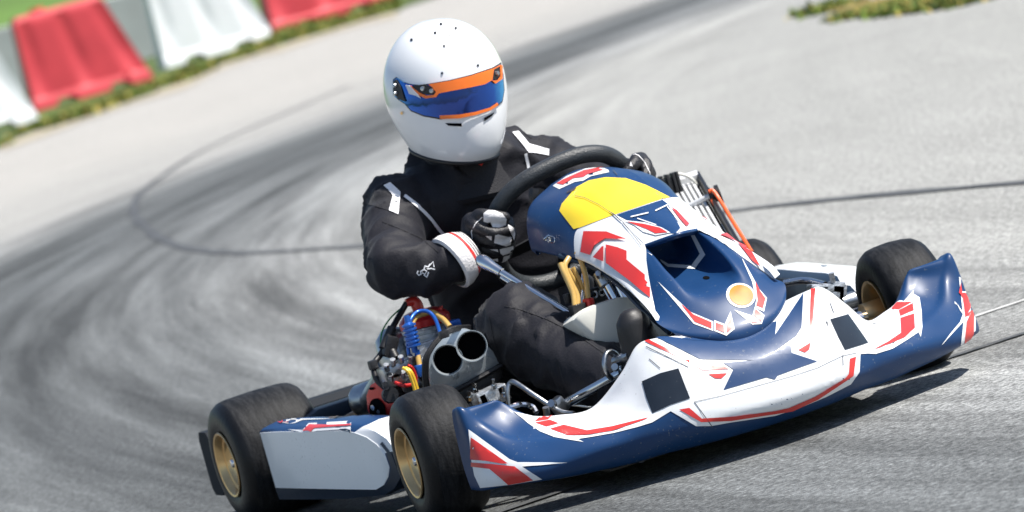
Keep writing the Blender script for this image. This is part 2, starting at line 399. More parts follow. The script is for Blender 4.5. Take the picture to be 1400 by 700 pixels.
st([(852,302),(882,305),(905,312),(917,319),(897,322.5),(880,318),(868,309)], FW, 2)
for p in ([(857,304),(881,307.5),(903,312.8),(914,319),(896.6,320.3),(885,314.5)], [(917,284),(925,289),(942,307.5),(938,310.5),(929.6,301)],
          [(799,316.8),(830,317.5),(858,328),(828,327),(814,336),(808,348.8),(795,344.8)], [(812,352),(824,338),(826.5,337),(826.5,358)],
          [(829.5,335.2),(845,339),(858,344),(858,356),(888,381),(893,395),(896,414),(864,386),(830,360)],
          [(951.6,294),(972,303),(997,318),(1020.8,335.5),(1041,366),(1028.7,357.5),(1006.7,331.5),(978,308)]): st(p, FR, 3)
for p in (line((863,298),(887,292.5),1.6), line((872,300),(898,309),1.3), line((896,290),(914,281),1.6), line((912,284),(928,304),1.4)): st(p, FW, 3)
st([(756,254.5),(765,259),(786,249.3),(798,247.5),(808,241.5),(832.8,236),(831,227),(800,231),(775,241)], FW, 1)
st([(761.5,251.5),(770,246.5),(798,234),(824.6,229),(825,233),(803,239.3),(798,243),(784.6,244.5),(770.5,253.3)], FR, 2)
st(strip([(787,269),(800,271.5),(820,281),(839.5,294),(852,305),(864,318),(878,337)], .8), FS, 3)
st(strip([(833.5,229),(838,234),(844,241)], .9), FS, 3)
st([(776,262.5),(789,256.5),(786,261),(775,265)], FN, 2)
finish(bm, 'steering_fairing', [BLUE, WHITE, RED, YELLOW, SEAM, NUMB], kart, recalc=False)
# fairing pin with its wire loop
bm = bmesh.new(); q = at(750,326,'x',.148)
n_ = Vector((.9,.35,.15)).normalized()
lathe(bm, [(0,.008),(.006,.008),(.007,.004),(.014,.004),(.0145,0)], q-n_*.006, n_, 12)
tube(bm, [q+n_*.008, q+Vector((.0,.01,.004)), q+Vector((-.002,.028,.001)), q+Vector((0,.03,-.008)), q+Vector((.002,.012,-.008)), q+n_*.006], .0013, 6)
tube(bm, [q+Vector((.004,-.014,-.003)), q+n_*.011, q+Vector((.004,.012,.006))], .0022, 6)
finish(bm, 'fairing_pin', CHROME, kart)

# ---- front panel with its scoop
LW = [
 [(0,.03,.455),(.036,.032,.455),(.050,.05,.452),(.054,.08,.448),(.055,.11,.44),(.057,.128,.43)],
 [(0,.045,.385),(.036,.047,.387),(.050,.07,.398),(.054,.10,.425),(.056,.12,.428),(.058,.133,.427)],
 [(0,.10,.365),(.036,.102,.367),(.052,.112,.385),(.055,.122,.424),(.057,.13,.427),(.059,.138,.425)],
 [(0,.19,.338),(.038,.19,.341),(.054,.186,.365),(.058,.18,.404),(.068,.178,.406),(.075,.177,.404)],
 [(0,.24,.329),(.038,.24,.331),(.055,.236,.347),(.062,.233,.376),(.08,.227,.374),(.096,.221,.366)],
 [(0,.29,.320),(.036,.29,.321),(.053,.287,.331),(.064,.283,.345),(.09,.273,.340),(.114,.262,.327)],
 [(0,.334,.305),(.03,.332,.305),(.05,.329,.307),(.072,.322,.308),(.102,.308,.305),(.131,.293,.300)],
 [(0,.374,.268),(.033,.372,.268),(.06,.366,.268),(.087,.356,.270),(.114,.342,.274),(.139,.321,.286)],
 [(0,.403,.234),(.03,.401,.235),(.055,.395,.239),(.081,.384,.244),(.104,.368,.252),(.125,.347,.264)],
 [(0,.402,.208),(.03,.399,.21),(.055,.392,.216),(.078,.38,.226),(.098,.366,.237),(.117,.349,.252)],
 [(0,.38,.198),(.03,.378,.20),(.053,.372,.206),(.075,.36,.216),(.094,.348,.228),(.112,.333,.244)],
]
bm = bmesh.new()
net = [[mir(p) for p in r[:0:-1]]+r for r in LW]
grid(bm, net, 0, 6, 5)
bvh = tree(bm)
k5 = lambda pts: crop(pts, 840, 260, 3.18)
for p in ([(190,398),(330,530),(430,572),(430,613),(345,582),(250,470)], [(434,566),(480,584),(505,528),(522,605),(487,633),(434,613)], [(545,280),(600,378),(628,430),(663,470),(650,530),(610,512),(616,480),(598,400)], [(520,521),(600,548),(610,510),(652,545),(640,582),(600,585)]):
    st(k5(p), 1, 1)
for p in ([(290,495),(345,543),(423,577),(423,604),(350,574)], [(441,578),(475,590),(478,620),(441,607)], [(489,586),(508,558),(513,600),(489,620)], [(612,400),(632,440),(656,474),(645,515),(615,503),(622,480)], [(556,546),(592,550),(622,575),(602,579)], [(612,518),(645,546),(637,573),(606,547)]):
    st(k5(p), 2, 2)
st(k5(disc((549,459),64,53,24,.25)), 1, 1); st(k5(disc((551,459),53,44,24,.25)), 3, 2)
st(k5([(143,270),(235,322),(335,328),(373,277),(334,196),(351,194),(397,280),(350,344),(232,335)]), 1, 1)
st(k5(disc((400,382),15,7)), 4, 1)
finish(bm, 'front_panel', [BLUE, WHITE, RED, ORANGE, HOLE], kart, recalc=False)

# ---- wheels
def wheel(name, cx, cy, cz, rad, w, sgn, steer=0., offs=.0):
    """sgn +1: outer face towards +X; built about its own centre"""
    bm = bmesh.new(); h = w/2
    # hub
    lathe(bm, [(h-.030,.0),(h-.030,.0),(h-.030,.008),(h-.060,.030),(h-.085,.033),(-h-.03,.030),(-h-.03,.0)], (0,0,0), (1,0,0), 32)
    lathe(bm, [(h-.022,.011),(h-.010,.0105),(h-.007,.008),(h-.006,.0)], (0,0,0), (1,0,0), 12, 1)
    lathe(bm, [(-h-.03,.017),(-h-.075,.017),(-h-.075,0)], (0,0,0), (1,0,0), 20, 1)
    wo = finish(bm, name, [GOLD, CHROME], kart)
    wo.location = (cx, cy, cz)
    wo.rotation_euler = (0, 0, steer+(0 if sgn > 0 else math.pi)); wo.matrix_parent_inverse = Matrix.Identity(4)
    bm = bmesh.new()
    b = .064
    prof = [(h-.006,b,1),(h-.001,b+.010,1),(h+.003,b+.022,1),(h+.004,rad-.043,1),(h+.001,rad-.024,1),(h-.006,rad-.011,1),(h-.018,rad-.003,0),(h-.034,rad,0),(0,rad+.002,0),
            (-h+.034,rad,0),(-h+.018,rad-.003,0),(-h+.006,rad-.011,1),(-h-.001,rad-.024,1),(-h-.004,rad-.043,1),(-h-.003,b+.022,1),(-h+.001,b+.010,1),(-h+.006,b,1)]
    lathe(bm, prof, (0,0,0), (1,0,0), 72)
    t = finish(bm, 'tyre', [TREAD, WALLT]); t.parent = wo
    bm = bmesh.new(); e = h+.001
    prof = [(e-.010,b-.002),(e-.002,b+.007),(e+.002,b+.0095),(e+.004,b+.008),(e+.003,b+.004),(e-.003,b),(e-.012,b-.004),(e-.014,b-.010),(e-.018,b-.012),(e-.024,b-.018),(e-.027,b-.030),(e-.024,.024),(e-.020,.018),(e-.020,.010),
            (e-.034,.010),(e-.036,.030),(e-.060,b-.014),(e-.058,b-.008),(-e+.02,b-.008),(-e+.006,b-.002),(-e-.002,b+.002),(-e-.003,b+.008),(-e+.002,b+.007),(-e+.010,b-.002)]
    lathe(bm, prof, (0,0,0), (1,0,0), 56)
    r = finish(bm, 'rim', [GOLD]); r.parent = wo
    return wo
wheel('front_wheel', .535, -.012, .134, .134, .128, 1, R(-3))
wheel('front_wheel', -.520, -.016, .134, .134, .128, -1, R(-5))
wheel('rear_wheel', .586, -1.045, .134, .137, .195, 1)
wheel('rear_wheel', -.560, -1.045, .134, .137, .195, -1)
# rear axle, rear bumper, frame
bm = bmesh.new(); tube(bm, [(-.5,-1.045,.134),(.5,-1.045,.134)], .02, 20, 0, 1); finish(bm, 'rear_axle', STEEL, kart)
bm = bmesh.new()
prf = [(-1.195,.06),(-1.195,.185),(-1.21,.20),(-1.265,.20),(-1.28,.18),(-1.28,.07),(-1.265,.055),(-1.21,.055)]
rows = [[(x, y, z) for y, z in prf] for x in (-.67,-.5,0,.5,.67)]
grid(bm, rows, 0, 1, 1, closed=True)
for x in (-.67,.67): bm.faces.new([v for v in bm.verts if abs(v.co.x-x) < 1e-5][:8])
finish(bm, 'rear_bumper', mat('rear_bumper_plastic', (.016,.02,.027), .75, 0, 0, .2, 20, spec=.2), kart, angle=30)
bm = bmesh.new()
for s in (1,-1):
    tube(bm, [(s*.26,.36,.055),(s*.30,.2,.055),(s*.33,.05,.055),(s*.36,-.15,.055),(s*.37,-.6,.055),(s*.32,-.85,.06),(s*.3,-1.05,.075),(s*.3,-1.2,.09)], .015, 12)
    tube(bm, [(s*.30,.1,.055),(s*.40,.02,.09),(s*.455,-.01,.134)], .016, 12)
for y in (.3,-.12,-.65,-1.0): tube(bm, [(-.3,y,.056),(.3,y,.056)], .014, 12, 0, 1)
finish(bm, 'chassis_frame', NAVY, kart)
bm = bmesh.new(); box(bm, (0,-.12,.038), (.62,.86,.004), 0, 0); finish(bm, 'floor_tray', BLACKP, kart)
# bucket seat
bm = bmesh.new(); rows = []
for (y, z, w, d) in [(-.30,.17,.17,.04),(-.42,.13,.185,.07),(-.60,.085,.19,.12),(-.76,.12,.195,.15),(-.86,.26,.20,.12),(-.92,.42,.19,.08),(-.95,.50,.13,.03)]:
    nx = [(.02+w*math.sin(a)*1.0, y+(0 if z < .2 else d*(1-math.cos(a))), z+(d*(1-math.cos(a)) if z < .2 else .0)) for a in [R(t) for t in (-88,-66,-44,-22,0,22,44,66,88)]]
    rows.append(nx)
grid(bm, rows, 0, 5, 3); finish(bm, 'seat', BLACKP, kart)

# ---- side pods
PA, PB = Vector((.655,-.85,0)), Vector((.572,-.15,0))
pn = Vector((-(PB-PA).y, (PB-PA).x, 0)).normalized(); pn = pn if pn.x > 0 else -pn
face = [(355.5,592),(378,590.5),(420,590),(466,589),(484,591.5),(501,598),(515,608),(525,620),(531.5,639),(530,652),(524,663.5),(514,669.5),(470,669),(420,668),(377,667)]
body = [(352.5,588),(378,586),(420,585),(466,583),(490,585),(508,592),(523,602),(535,618),(543,640),(541,657),(533,671),(520,679),(470,684),(420,685),(376,685)]
fp = [atp(p, PA, pn) for p in face]; bp_ = [atp(p, PA, pn) for p in body]
def pod(sgn):
    flip = (lambda v: v) if sgn > 0 else (lambda v: Vector((-v.x, v.y, v.z)))
    bm = bmesh.new(); n = len(fp)
    cen = sum(bp_, Vector())/n
    def loop(src, dep, sc=1., dz=0): return [tuple(flip(cen+(v-cen)*sc-pn*dep+Vector((0,0,dz)))) for v in src]
    rows = [loop(fp, .0), loop(fp, .0012, 1.006), loop(fp, .002, 1.02), loop(bp_, .010, .995), loop(bp_, .024, 1.015), loop(bp_, .05, 1.02, .003), loop(bp_, .075, 1.0, .003), loop(bp_, .10, .94, .0), loop(bp_, .105, .88, .0)]
    V = []
    for k, rw in enumerate(rows): V.append([bm.verts.new(p) for p in rw])
    bm.faces.new(V[0]).material_index = 1
    for i in range(len(V)-1):
        for j in range(n):
            f = bm.faces.new((V[i][j], V[i][(j+1) % n], V[i+1][(j+1) % n], V[i+1][j])); f.smooth = True
            low = j in (10,11,12,13)
            f.material_index = 3 if (low or j in (14,) or i >= 6) else (3 if j in (7,8,9) and i >= 2 else 2 if (j in (4,5,6) or sgn < 0) else 0)
            if i < 1: f.material_index = 2 if not low else 3
    bm.faces.new(V[-1]).material_index = 3
    return bm, n
bm, n = pod(1); bvh = tree(bm)
k7 = lambda pts: crop(pts, 270, 520, 3.89)
for p, mi in (([(420,222),(440,205),(760,190),(740,205),(560,212),(520,228),(490,232)],2), ([(425,222),(433,210),(530,203),(490,228)],4), ([(690,193),(750,188),(735,202),(700,203)],4),
          ([(480,262),(560,265),(592,230),(800,218),(817,225),(817,275),(760,262),(640,270),(560,278)],2), ([(562,270),(595,237),(700,240),(817,235),(817,241),(700,250),(625,256),(608,272)],4)):
    sticker(bm, k7(p), bvh, mi, 2 if mi == 4 else 1)
st2 = k7([(757,262),(790,258),(817,266),(817,280),(800,272)])
sticker(bm, st2, bvh, 3, 2)
sticker(bm, [(523,604),(536,621),(543,640),(540,640),(532,622),(520,607)], bvh, 3, 1)
finish(bm, 'side_pod', [BLUE, PALE, WHITE, NAVY, RED], kart, angle=50)
bm, n = pod(-1); bvh = tree(bm)
k6 = lambda pts: crop(pts, 960, 220, 2.334)
for p, mi in (([(365,312),(420,306),(470,340),(480,400),(445,395),(420,345),(395,318)],2), ([(320,304),(350,304),(385,316),(412,345),(400,350),(370,328)],0), ([(190,305),(240,302),(330,318),(300,325),(200,318)],2), ([(270,312),(325,308),(318,322),(272,322)],4)):
    sticker(bm, k6(p), bvh, mi, 2 if mi == 4 else 1)
finish(bm, 'side_pod', [BLUE, PALE, WHITE, NAVY, RED], kart, angle=50)

# ---- steering wheel and column
SWC = Vector((0,-.442,.478)); UPV = Vector((0,.64,.768)); NF = Vector((0,.768,-.64)); XV = Vector((1,0,0))
def rim(a, r=.166):
    ca, sa = math.cos(a), math.sin(a); k = (abs(ca)**2.5+abs(sa)**2.5)**(-1/2.5)
    return SWC+XV*(r*k*ca)+UPV*(r*.98*k*sa)
roll = R(-12)
def rimr(a):
    ca, sa = math.cos(a-roll), math.sin(a-roll); k = (abs(ca)**2.6+abs(sa)**2.6)**(-1/2.6); r = .160*k
    return SWC+XV*(r*math.cos(a))+UPV*(r*math.sin(a))
bm = bmesh.new(); tube(bm, [rimr(2*math.pi*k/24) for k in range(24)], .0185, 14, 0, 4, closed=True)
sw = finish(bm, 'steering_wheel', RUBW, kart)
bm = bmesh.new()
for a in (R(200), R(-20), R(270)): 
    e = rimr(a); prism(bm, [SWC+NF*.02+(e-SWC).cross(NF).normalized()*.02, SWC+NF*.02-(e-SWC).cross(NF).normalized()*.02, e-(e-SWC).cross(NF).normalized()*.012, e+(e-SWC).cross(NF).normalized()*.012], NF*.004, 0, 0)
lathe(bm, [(0,0),(0,.035),(.03,.03),(.05,.016),(.05,0)], SWC+NF*.015, NF, 24)
sp = finish(bm, 'spokes', BLACKP, kart); sp.parent = sw; sp.matrix_parent_inverse = Matrix.Identity(4)
bm = bmesh.new(); c1 = SWC+NF*.06
tube(bm, [c1, SWC+NF*.2, (0,-.12,.24), (0,.10,.12)], .010, 14, 0, 4)
finish(bm, 'steering_column', CHROME, kart)
# red screw / bolt seen through the wheel
bm = bmesh.new(); q = at(734,272,'y',-.30); lathe(bm, [(0,.007),(.012,.006),(.012,0)], q, (.3,.9,.1), 12); tube(bm, [q+Vector((-.005,0,.02)), q, q+Vector((-.01,-.01,-.05))], .016, 8)
finish(bm, 'steering_boss', BLACKP, kart)

# ---- gear lever
a_, b_ = at(655,354,'y',-.27), at(786,433,'y',-.06)
bm = bmesh.new(); d = (b_-a_)
tube(bm, [a_+d*.06, a_+d*.5, b_], [.0075,.0065,.0065], 12, 0, 3)
tube(bm, [a_+d*.22+Vector((0,0,-.012)), a_+d*.6+Vector((0,0,-.014)), b_+Vector((0,0,-.015))], .0045, 10, 0, 3)
lathe(bm, [(-.004,0),(-.002,.009),(.006,.014),(.02,.0145),(.04,.011),(.065,.009),(.07,.0)], a_, d, 18)
finish(bm, 'gear_lever', CHROME, kart)

# ---- fuel tank between the legs, its hoses, steering support
bm = bmesh.new()
tk = [at(x, y, 'y', .06) for x, y in ((781,437),(800,420),(845,405),(868,404),(905,410),(925,455),(880,480),(840,482),(815,470))]
prism(bm, tk, Vector((0,-.14,-.02)), 0, .014, .95)
finish(bm, 'fuel_tank', TANK, kart, angle=60)
bm = bmesh.new()
for pts in ([(786,418),(783,400),(772,375),(766,360)], [(790,420),(789,404),(780,385),(772,365),(778,352)], [(806,420),(803,400),(801,380),(794,355),(788,345)]):
    tube(bm, [at(x, y, 'y', .0-.01*i) for i, (x, y) in enumerate(pts)], .0058, 10)
for pts in ([(795,412),(789,392),(776,368)], [(799,408),(795,390),(783,366)]): tube(bm, [at(x, y, 'y', -.03) for x, y in pts], .005, 10)
finish(bm, 'fuel_hose', BRASS, kart)
bm = bmesh.new()
q = at(806,421,'y',.0); lathe(bm, [(0,.0),(0,.012),(.018,.012),(.02,.009),(.02,0)], q, (-.1,0,1), 14)
finish(bm, 'filler_fitting', REDP, kart)
bm = bmesh.new()
tube(bm, [at(795,418,'y',-.02), at(799,355,'y',-.05), at(794,345,'y',-.06)], .0045, 10); tube(bm, [at(828,380,'y',.0), at(853,427,'y',.03)], .0125, 14)
tube(bm, [at(822,385,'y',-.01), at(846,430,'y',.02)], .006, 10)
finish(bm, 'steering_support', CHROME, kart)
bm = bmesh.new(); lathe(bm, [(-.018,.012),(-.018,.02),(.012,.021),(.014,.014)], at(828,382,'y',.0), at(853,427,'y',.03)-at(828,380,'y',.0), 18)
for dx in (-8, 4): lathe(bm, [(0,0),(0,.006),(.02,.006),(.02,0)], at(827+dx,378,'y',.02), (.3,.8,.4), 8)
finish(bm, 'column_clamp', STEEL, kart)
bm = bmesh.new()
box(bm, at(818,402,'y',-.04), (.085,.02,.03), 0, .003); 
for x in (812,822): lathe(bm, [(0,.004),(.0,.008),(.004,.008),(.004,.004)], at(x,402.5-.28*(x-812),'y',-.028), (0,1,0), 12, 1)
finish(bm, 'ignition_box', [BLACKP, CHROME], kart); bm = bmesh.new()
box(bm, at(790,424,'y',-.0), (.03,.03,.025), 0, .003); finish(bm, 'fuel_tap', BLACKP, kart); bm = bmesh.new()
box(bm, at(776,408,'y',-.03), (.012,.02,.02), 0, .003); finish(bm, 'hose_clip', BLACKP, kart); bm = bmesh.new()
tube(bm, [at(862,395,'y',.06), at(872,412,'y',.08), at(876,425,'y',.09)], .004, 8)
finish(bm, 'ignition_lead', BLACKP, kart)
# inner face of the fairing edge / support
bm = bmesh.new(); tube(bm, [at(765,350,'y',-.1), at(812,366,'y',.0), at(848,392,'y',.1), at(880,425,'y',.2), at(915,455,'y',.3)], .005, 8); finish(bm, 'fairing_bracket', NAVY, kart)

# ---- front running gear on the near side: caliper, tie rods, hoops
bm = bmesh.new()
Yc = -.04
for (x, y, sx, sy, sz) in ((668,541,.06,.05,.028),(655,545,.022,.05,.03),(683,537,.024,.05,.034)):
    box(bm, at(x, y, 'y', Yc), (sx, sy, sz), 0, .004, Matrix.Rotation(R(8),3,'Y'))
for x, y in ((643,547),(650,536),(676,531),(690,541)): lathe(bm, [(0,0),(0,.007),(.008,.007),(.008,.004),(.02,.004),(.02,0)], at(x, y, 'y', Yc+.03), (0,.3,1), 8, 1)
finish(bm, 'brake_caliper', [ALU, CHROME], kart, angle=35)
bm = bmesh.new()
tube(bm, [at(696,556,'y',.0), at(694,535,'y',.0), at(698,523,'y',.0), at(706,524,'y',.02), at(730,540,'y',.06), at(765,562,'y',.1), at(785,566,'y',.14)], .0055, 10)
finish(bm, 'brake_hose', STEEL, kart)
bm = bmesh.new()
tube(bm, [at(765,556,'y',.05), at(800,537,'y',.12), at(850,510,'y',.2)], .0105, 14)
tube(bm, [at(780,553,'y',.08), at(806,556,'y',.1), at(830,556,'y',.14)], .003, 8)
tube(bm, [at(690,560,'y',.02), at(712,553,'y',.02), at(728,556,'y',.02), at(734,564,'y',.03)], .006, 8)
finish(bm, 'side_bar', CHROME, kart)
bm = bmesh.new(); box(bm, at(764,555,'y',.07), (.03,.03,.034), 0, .006, Matrix.Rotation(R(25),3,'Y'))
lathe(bm, [(0,0),(0,.008),(.014,.008),(.014,0)], at(757,553,'y',.09), (.5,.6,.3), 10)
lathe(bm, [(0,0),(0,.007),(.016,.007),(.016,0)], at(748,567,'y',.1), (0,.3,1), 10)
finish(bm, 'bar_clamp', STEEL, kart, angle=40)
bm = bmesh.new(); q = at(838,500,'y',.2)
tube(bm, [q+Vector((.021*math.cos(a), .010*math.cos(a), .028*math.sin(a))) for a in [R(k) for k in (-60,-20,20,60,90,120,160,200,240)]], .0055, 10)
tube(bm, [at(842,494,'y',.2), at(862,486,'y',.25)], .011, 12)
lathe(bm, [(0,0),(0,.008),(.02,.007),(.02,0)], at(841,503,'y',.21), (.3,.8,.2), 10)
finish(bm, 'pedal_bracket', BLUEA if False else STEEL, kart)
bm = bmesh.new(); tube(bm, [(.44,-.03,.11),(.25,.02,.10),(.03,.08,.11)], .006, 10); tube(bm, [(-.44,-.03,.11),(-.25,.02,.10),(-.03,.08,.11)], .006, 10); finish(bm, 'tie_rod', CHROME, kart)
# far side: caliper block and stub axle by the left wheel
bm = bmesh.new()
for (x, y, s) in ((1136,395,(.05,.03,.02)),(1143,400,(.03,.03,.045)),(1148,406,(.02,.03,.05)),(1118,393,(.04,.03,.012))): box(bm, at(x, y, 'y', -.01), s, 0, .004, Matrix.Rotation(R(-20),3,'Y'))
lathe(bm, [(0,0),(0,.006),(.02,.006),(.02,0)], at(1139,386,'y',.0), (0,.2,1), 8)
finish(bm, 'brake_caliper', ALU, kart, angle=35)
bm = bmesh.new(); lathe(bm, [(0,.0),(0,.019),(.03,.019),(.03,.015),(.09,.015),(.09,0)], at(1168,410,'y',-.01), (1,0,0), 20); finish(bm, 'stub_axle', STEEL, kart)
bm = bmesh.new(); tube(bm, [at(1072,388,'y',-.15), at(1100,384,'y',-.12), at(1128,390,'y',-.06)], .008, 12); finish(bm, 'exhaust_link', CHROME, kart)

# ---- engine
eng_y = -.5
bm = bmesh.new()
box(bm, at(580,548,'y',-.48), (.10,.17,.15), 0, .02); box(bm, at(548,520,'y',-.42), (.06,.06,.05), 0, .008, Matrix.Rotation(R(15),3,'Y'))  # dark crankcase blocks; their black stands in for shadow among the parts
for x, y, r in ((533,540,.018),(556,530,.014),(575,540,.02),(585,525,.016),(565,512,.012)): lathe(bm, [(0,0),(0,r),(.03,r*.9),(.03,0)], at(x, y, 'y', -.40), (.2,.9,.1), 14)
for k in range(10): 
    x, y = random.uniform(525,590), random.uniform(500,560); lathe(bm, [(0,0),(0,.006),(.012,.006),(.012,0)], at(x, y, 'y', -.375), (.3,.9,.2), 6)
engine = finish(bm, 'engine', BLACKP, kart, angle=40)
def sub(o, par): o.parent = par; o.matrix_parent_inverse = Matrix.Identity(4); return o
def P2(x, y, Y=eng_y): return at(x, y, 'y', Y)
base, top = P2(598,510), P2(578,428)
ax = (top-base).normalized(); L = (top-base).length
bm = bmesh.new(); pr = [(0,.0),(0,.045)]
z = 0
while z < L-.036:
    pr += [(z,.052),(z+.006,.052),(z+.0065,.044),(z+.011,.044)]; z += .011 if z > L*.45 else .03
pr += [(L-.034,.053),(L-.028,.054),(L-.026,.0)]
lathe(bm, pr, base, ax, 36); box(bm, P2(588,482,-.44), (.05,.02,.05), 0, .004)
sub(finish(bm, 'cylinder', ALU, engine, angle=40), engine)
bm = bmesh.new(); lathe(bm, [(L-.026,0),(L-.026,.054),(L-.012,.055),(L-.006,.050),(L+.004,.040),(L+.008,.026),(L+.008,0)], base, ax, 36)
for k in range(8): a = k*math.pi/4; q = base+ax*(L-.003)+XV*(.04*math.cos(a))+Vector((0,1,0))*(.04*math.sin(a)); lathe(bm, [(-.008,0),(-.008,.006),(.006,.006),(.006,0)], q, ax, 8)
sub(finish(bm, 'cylinder_head', REDP, engine), engine)
bm = bmesh.new(); tube(bm, [P2(574,432), P2(571,420), P2(566,412), P2(555,414)], [.011,.013,.012,.008], 12); sub(finish(bm, 'spark_plug_cap', RED, engine), engine)
bm = bmesh.new(); tube(bm, [P2(556,414), P2(548,428), P2(533,455,-.47), P2(522,482,-.46), P2(512,496,-.45), P2(511,506,-.44), P2(516,520,-.43), P2(530,533,-.42), P2(545,545,-.42)], .0065, 10)
tube(bm, [P2(536,448,-.46), P2(524,477,-.45)], .010, 10)
box(bm, P2(510,499,-.44), (.018,.02,.02), 0, .004)
sub(finish(bm, 'ignition_cable', BLACKP, engine), engine)
bm = bmesh.new(); box(bm, P2(533,474,-.45), (.028,.03,.045), 0, .006, Matrix.Rotation(R(-30),3,'Y')); tube(bm, [P2(536,480,-.44), P2(541,490,-.43)], .010, 10); sub(finish(bm, 'ignition_coil', BLACKP, engine), engine)
bm = bmesh.new()
box(bm, P2(546,505,-.40), (.085,.05,.032), 0, .006, Matrix.Rotation(R(4),3,'Y')); box(bm, P2(541,517,-.40), (.055,.05,.03), 0, .005); box(bm, P2(553,497,-.40), (.05,.045,.012), 0, .003)
for x, y in ((529,506),(538,499),(549,495),(562,494),(535,520),(552,516)): lathe(bm, [(0,0),(0,.006),(.016,.006),(.016,0)], P2(x, y, -.375), (.1,.6,.8), 8)
lathe(bm, [(0,.026),(.04,.026),(.04,.02),(.0,.02)], P2(560,520,-.40), (-.6,.7,.1), 20)
sub(finish(bm, 'carburettor', STEEL, engine, angle=35), engine)
# clutch cover plate with holes
bm = bmesh.new(); q = at(521,553,'x',.485); axc = Vector((.93,.36,.0)).normalized()
a1 = Vector((-axc.y, axc.x, 0)); pl = []
rim_pts = [(500,541),(506,526),(520,518),(537,521),(549,533),(551,552),(548,590),(540,596),(528,590),(512,578),(502,562)]
pp = [atp(p, q, axc) for p in rim_pts]; prism(bm, pp, -axc*.022, 0, .004)
bv = tree(bm)
for c, rx, ry in (((517,561),11,17),):
    sticker(bm, disc(c, rx, ry, 24, -.25), bv, 1, 2, 4)
for c, rx, ry in (((509,531),3.2,2),((519,524),3.5,2),((531,529),3.5,3.5),((541,540),2.8,4.5),((532,549),2,2.5),((543,556),2.4,5),((540,575),2.4,5),((532,586),2.5,2.5)): sticker(bm, disc(c, rx, ry, 14), bv, 1, 2, 4)
for c, r in (((513,556),4),((521,562),3.5),((516,569),3),((509,566),2.5)): lathe(bm, [(0,0),(0,r*.0017),(.008,r*.0015),(.008,0)], atp(c, q, axc), axc, 12, 2)
sub(finish(bm, 'clutch_cover', [REDP, HOLE, CHROME], engine, angle=40), engine)
# intake silencer with two trumpets
ib = at(628,505,'y',-.27)
bm = bmesh.new()
o1 = [at(x, y, 'y', -.17) for x, y in ((583,494),(587,474),(600,458),(622,446),(643,450),(663,468),(687,490),(686,497),(613,538),(588,531))]
prism(bm, o1, fw*.15, 0, .010, .92)
lo = [at(x, y, 'y', -.172) for x, y in ((613,539),(686,498),(689,512),(680,527),(628,561),(612,553))]
prism(bm, lo, fw*.14, 1, .006, .95)
sil = [at(x, y, 'y', -.255) for x, y in ((611,541),(686,499),(685,503),(613,545))]
tube(bm, [at(612,540,'y',-.165), at(650,520,'y',-.165), at(687,499,'y',-.165)], .0055, 8, 1)
lathe(bm, [(0,.006),(.002,.008),(.004,.006)], at(623,513,'y',-.167), (0,1,0), 14, 0)
airbox = finish(bm, 'intake_silencer', [GREYP, BLACKP], kart, angle=40)
for (x, y, Y) in ((612,492,-.115),(645,473,-.085)):
    bm = bmesh.new(); q = at(x, y, 'y', Y); ad = Vector((.36,.93,.06)).normalized()
    lathe(bm, [(-.12,.026,0),(-.05,.0275,0),(-.012,.030,0),(-.003,.0315,0),(.001,.032,0),(.001,.0305,0),(-.006,.028,1),(-.03,.026,1),(-.040,.025,1),(-.042,0,1)], q, ad, 36)
    sub(finish(bm, 'intake_tube', [GREYP, HOLE], airbox), airbox)
bm = bmesh.new()
for k in range(3): tube(bm, [P2(585-k*2,535,-.16), P2(584-k*2.5,505,-.15), P2(587-k*2,484,-.145), P2(603,462-k*2.2,-.15), P2(620,452-k*2,-.16), P2(642,449-k*1.5,-.20)], .0038, 8)
box(bm, P2(607,457,-.13), (.02,.014,.016), 0, .004)
sub(finish(bm, 'breather_cable', BLACKP, airbox), airbox)
# coolant and fuel hoses round the engine
bm = bmesh.new()
tube(bm, [P2(561,498,-.38), P2(558,475,-.38), P2(558,450,-.39), P2(563,434,-.40), P2(572,426,-.41), P2(585,426,-.40), P2(595,436,-.38), P2(602,456,-.33)], .0042, 10)
pr = []
for k in range(6): pr += [(k*.0085,.011),(k*.0085+.001,.015),(k*.0085+.005,.015),(k*.0085+.006,.011)]
q = P2(566,474,-.37); lathe(bm, [(-.012,0),(-.012,.006),(-.001,.007)]+pr+[(.052,.007),(.066,.006),(.066,0)], q, (ax*1).normalized(), 20)
tube(bm, [P2(570,478,-.37), P2(571,488,-.37)], .006, 10)
box(bm, P2(574,507,-.36), (.018,.018,.026), 0, .004); box(bm, P2(619,444,-.42), (.03,.03,.02), 0, .005)
finish(bm, 'fuel_line', BLUEA, kart)
bm = bmesh.new()
tube(bm, [P2(563,449,-.40), P2(565,438,-.41), P2(573,431,-.42), P2(590,427,-.42), P2(605,436,-.40), P2(615,447,-.38)], .0062, 10)
tube(bm, [P2(571,486,-.37), P2(574,502,-.36)], .006, 10)
finish(bm, 'coolant_hose', BRASS, kart)
bm = bmesh.new()
for dx in (0, 3.5): tube(bm, [P2(551+dx,503,-.34), P2(558+dx,508,-.33), P2(564+dx,522,-.33), P2(569+dx,540,-.33)], .0038, 8)
finish(bm, 'throttle_cable', YEL, kart)
bm = bmesh.new(); tube(bm, [P2(557,500,-.35), P2(563,503,-.35), P2(568,515,-.35), P2(568,530,-.35)], .0042, 8); tube(bm, [P2(540,523,-.36), P2(552,527,-.35), P2(565,526,-.35)], .004, 8); finish(bm, 'power_lead', REDP, kart)
bm = bmesh.new(); tube(bm, [P2(562,415,-.52), P2(548,422,-.52), P2(532,437,-.52), P2(522,455,-.52), P2(520,475,-.5)], .0017, 6); finish(bm, 'earth_wire', GREEN, kart)
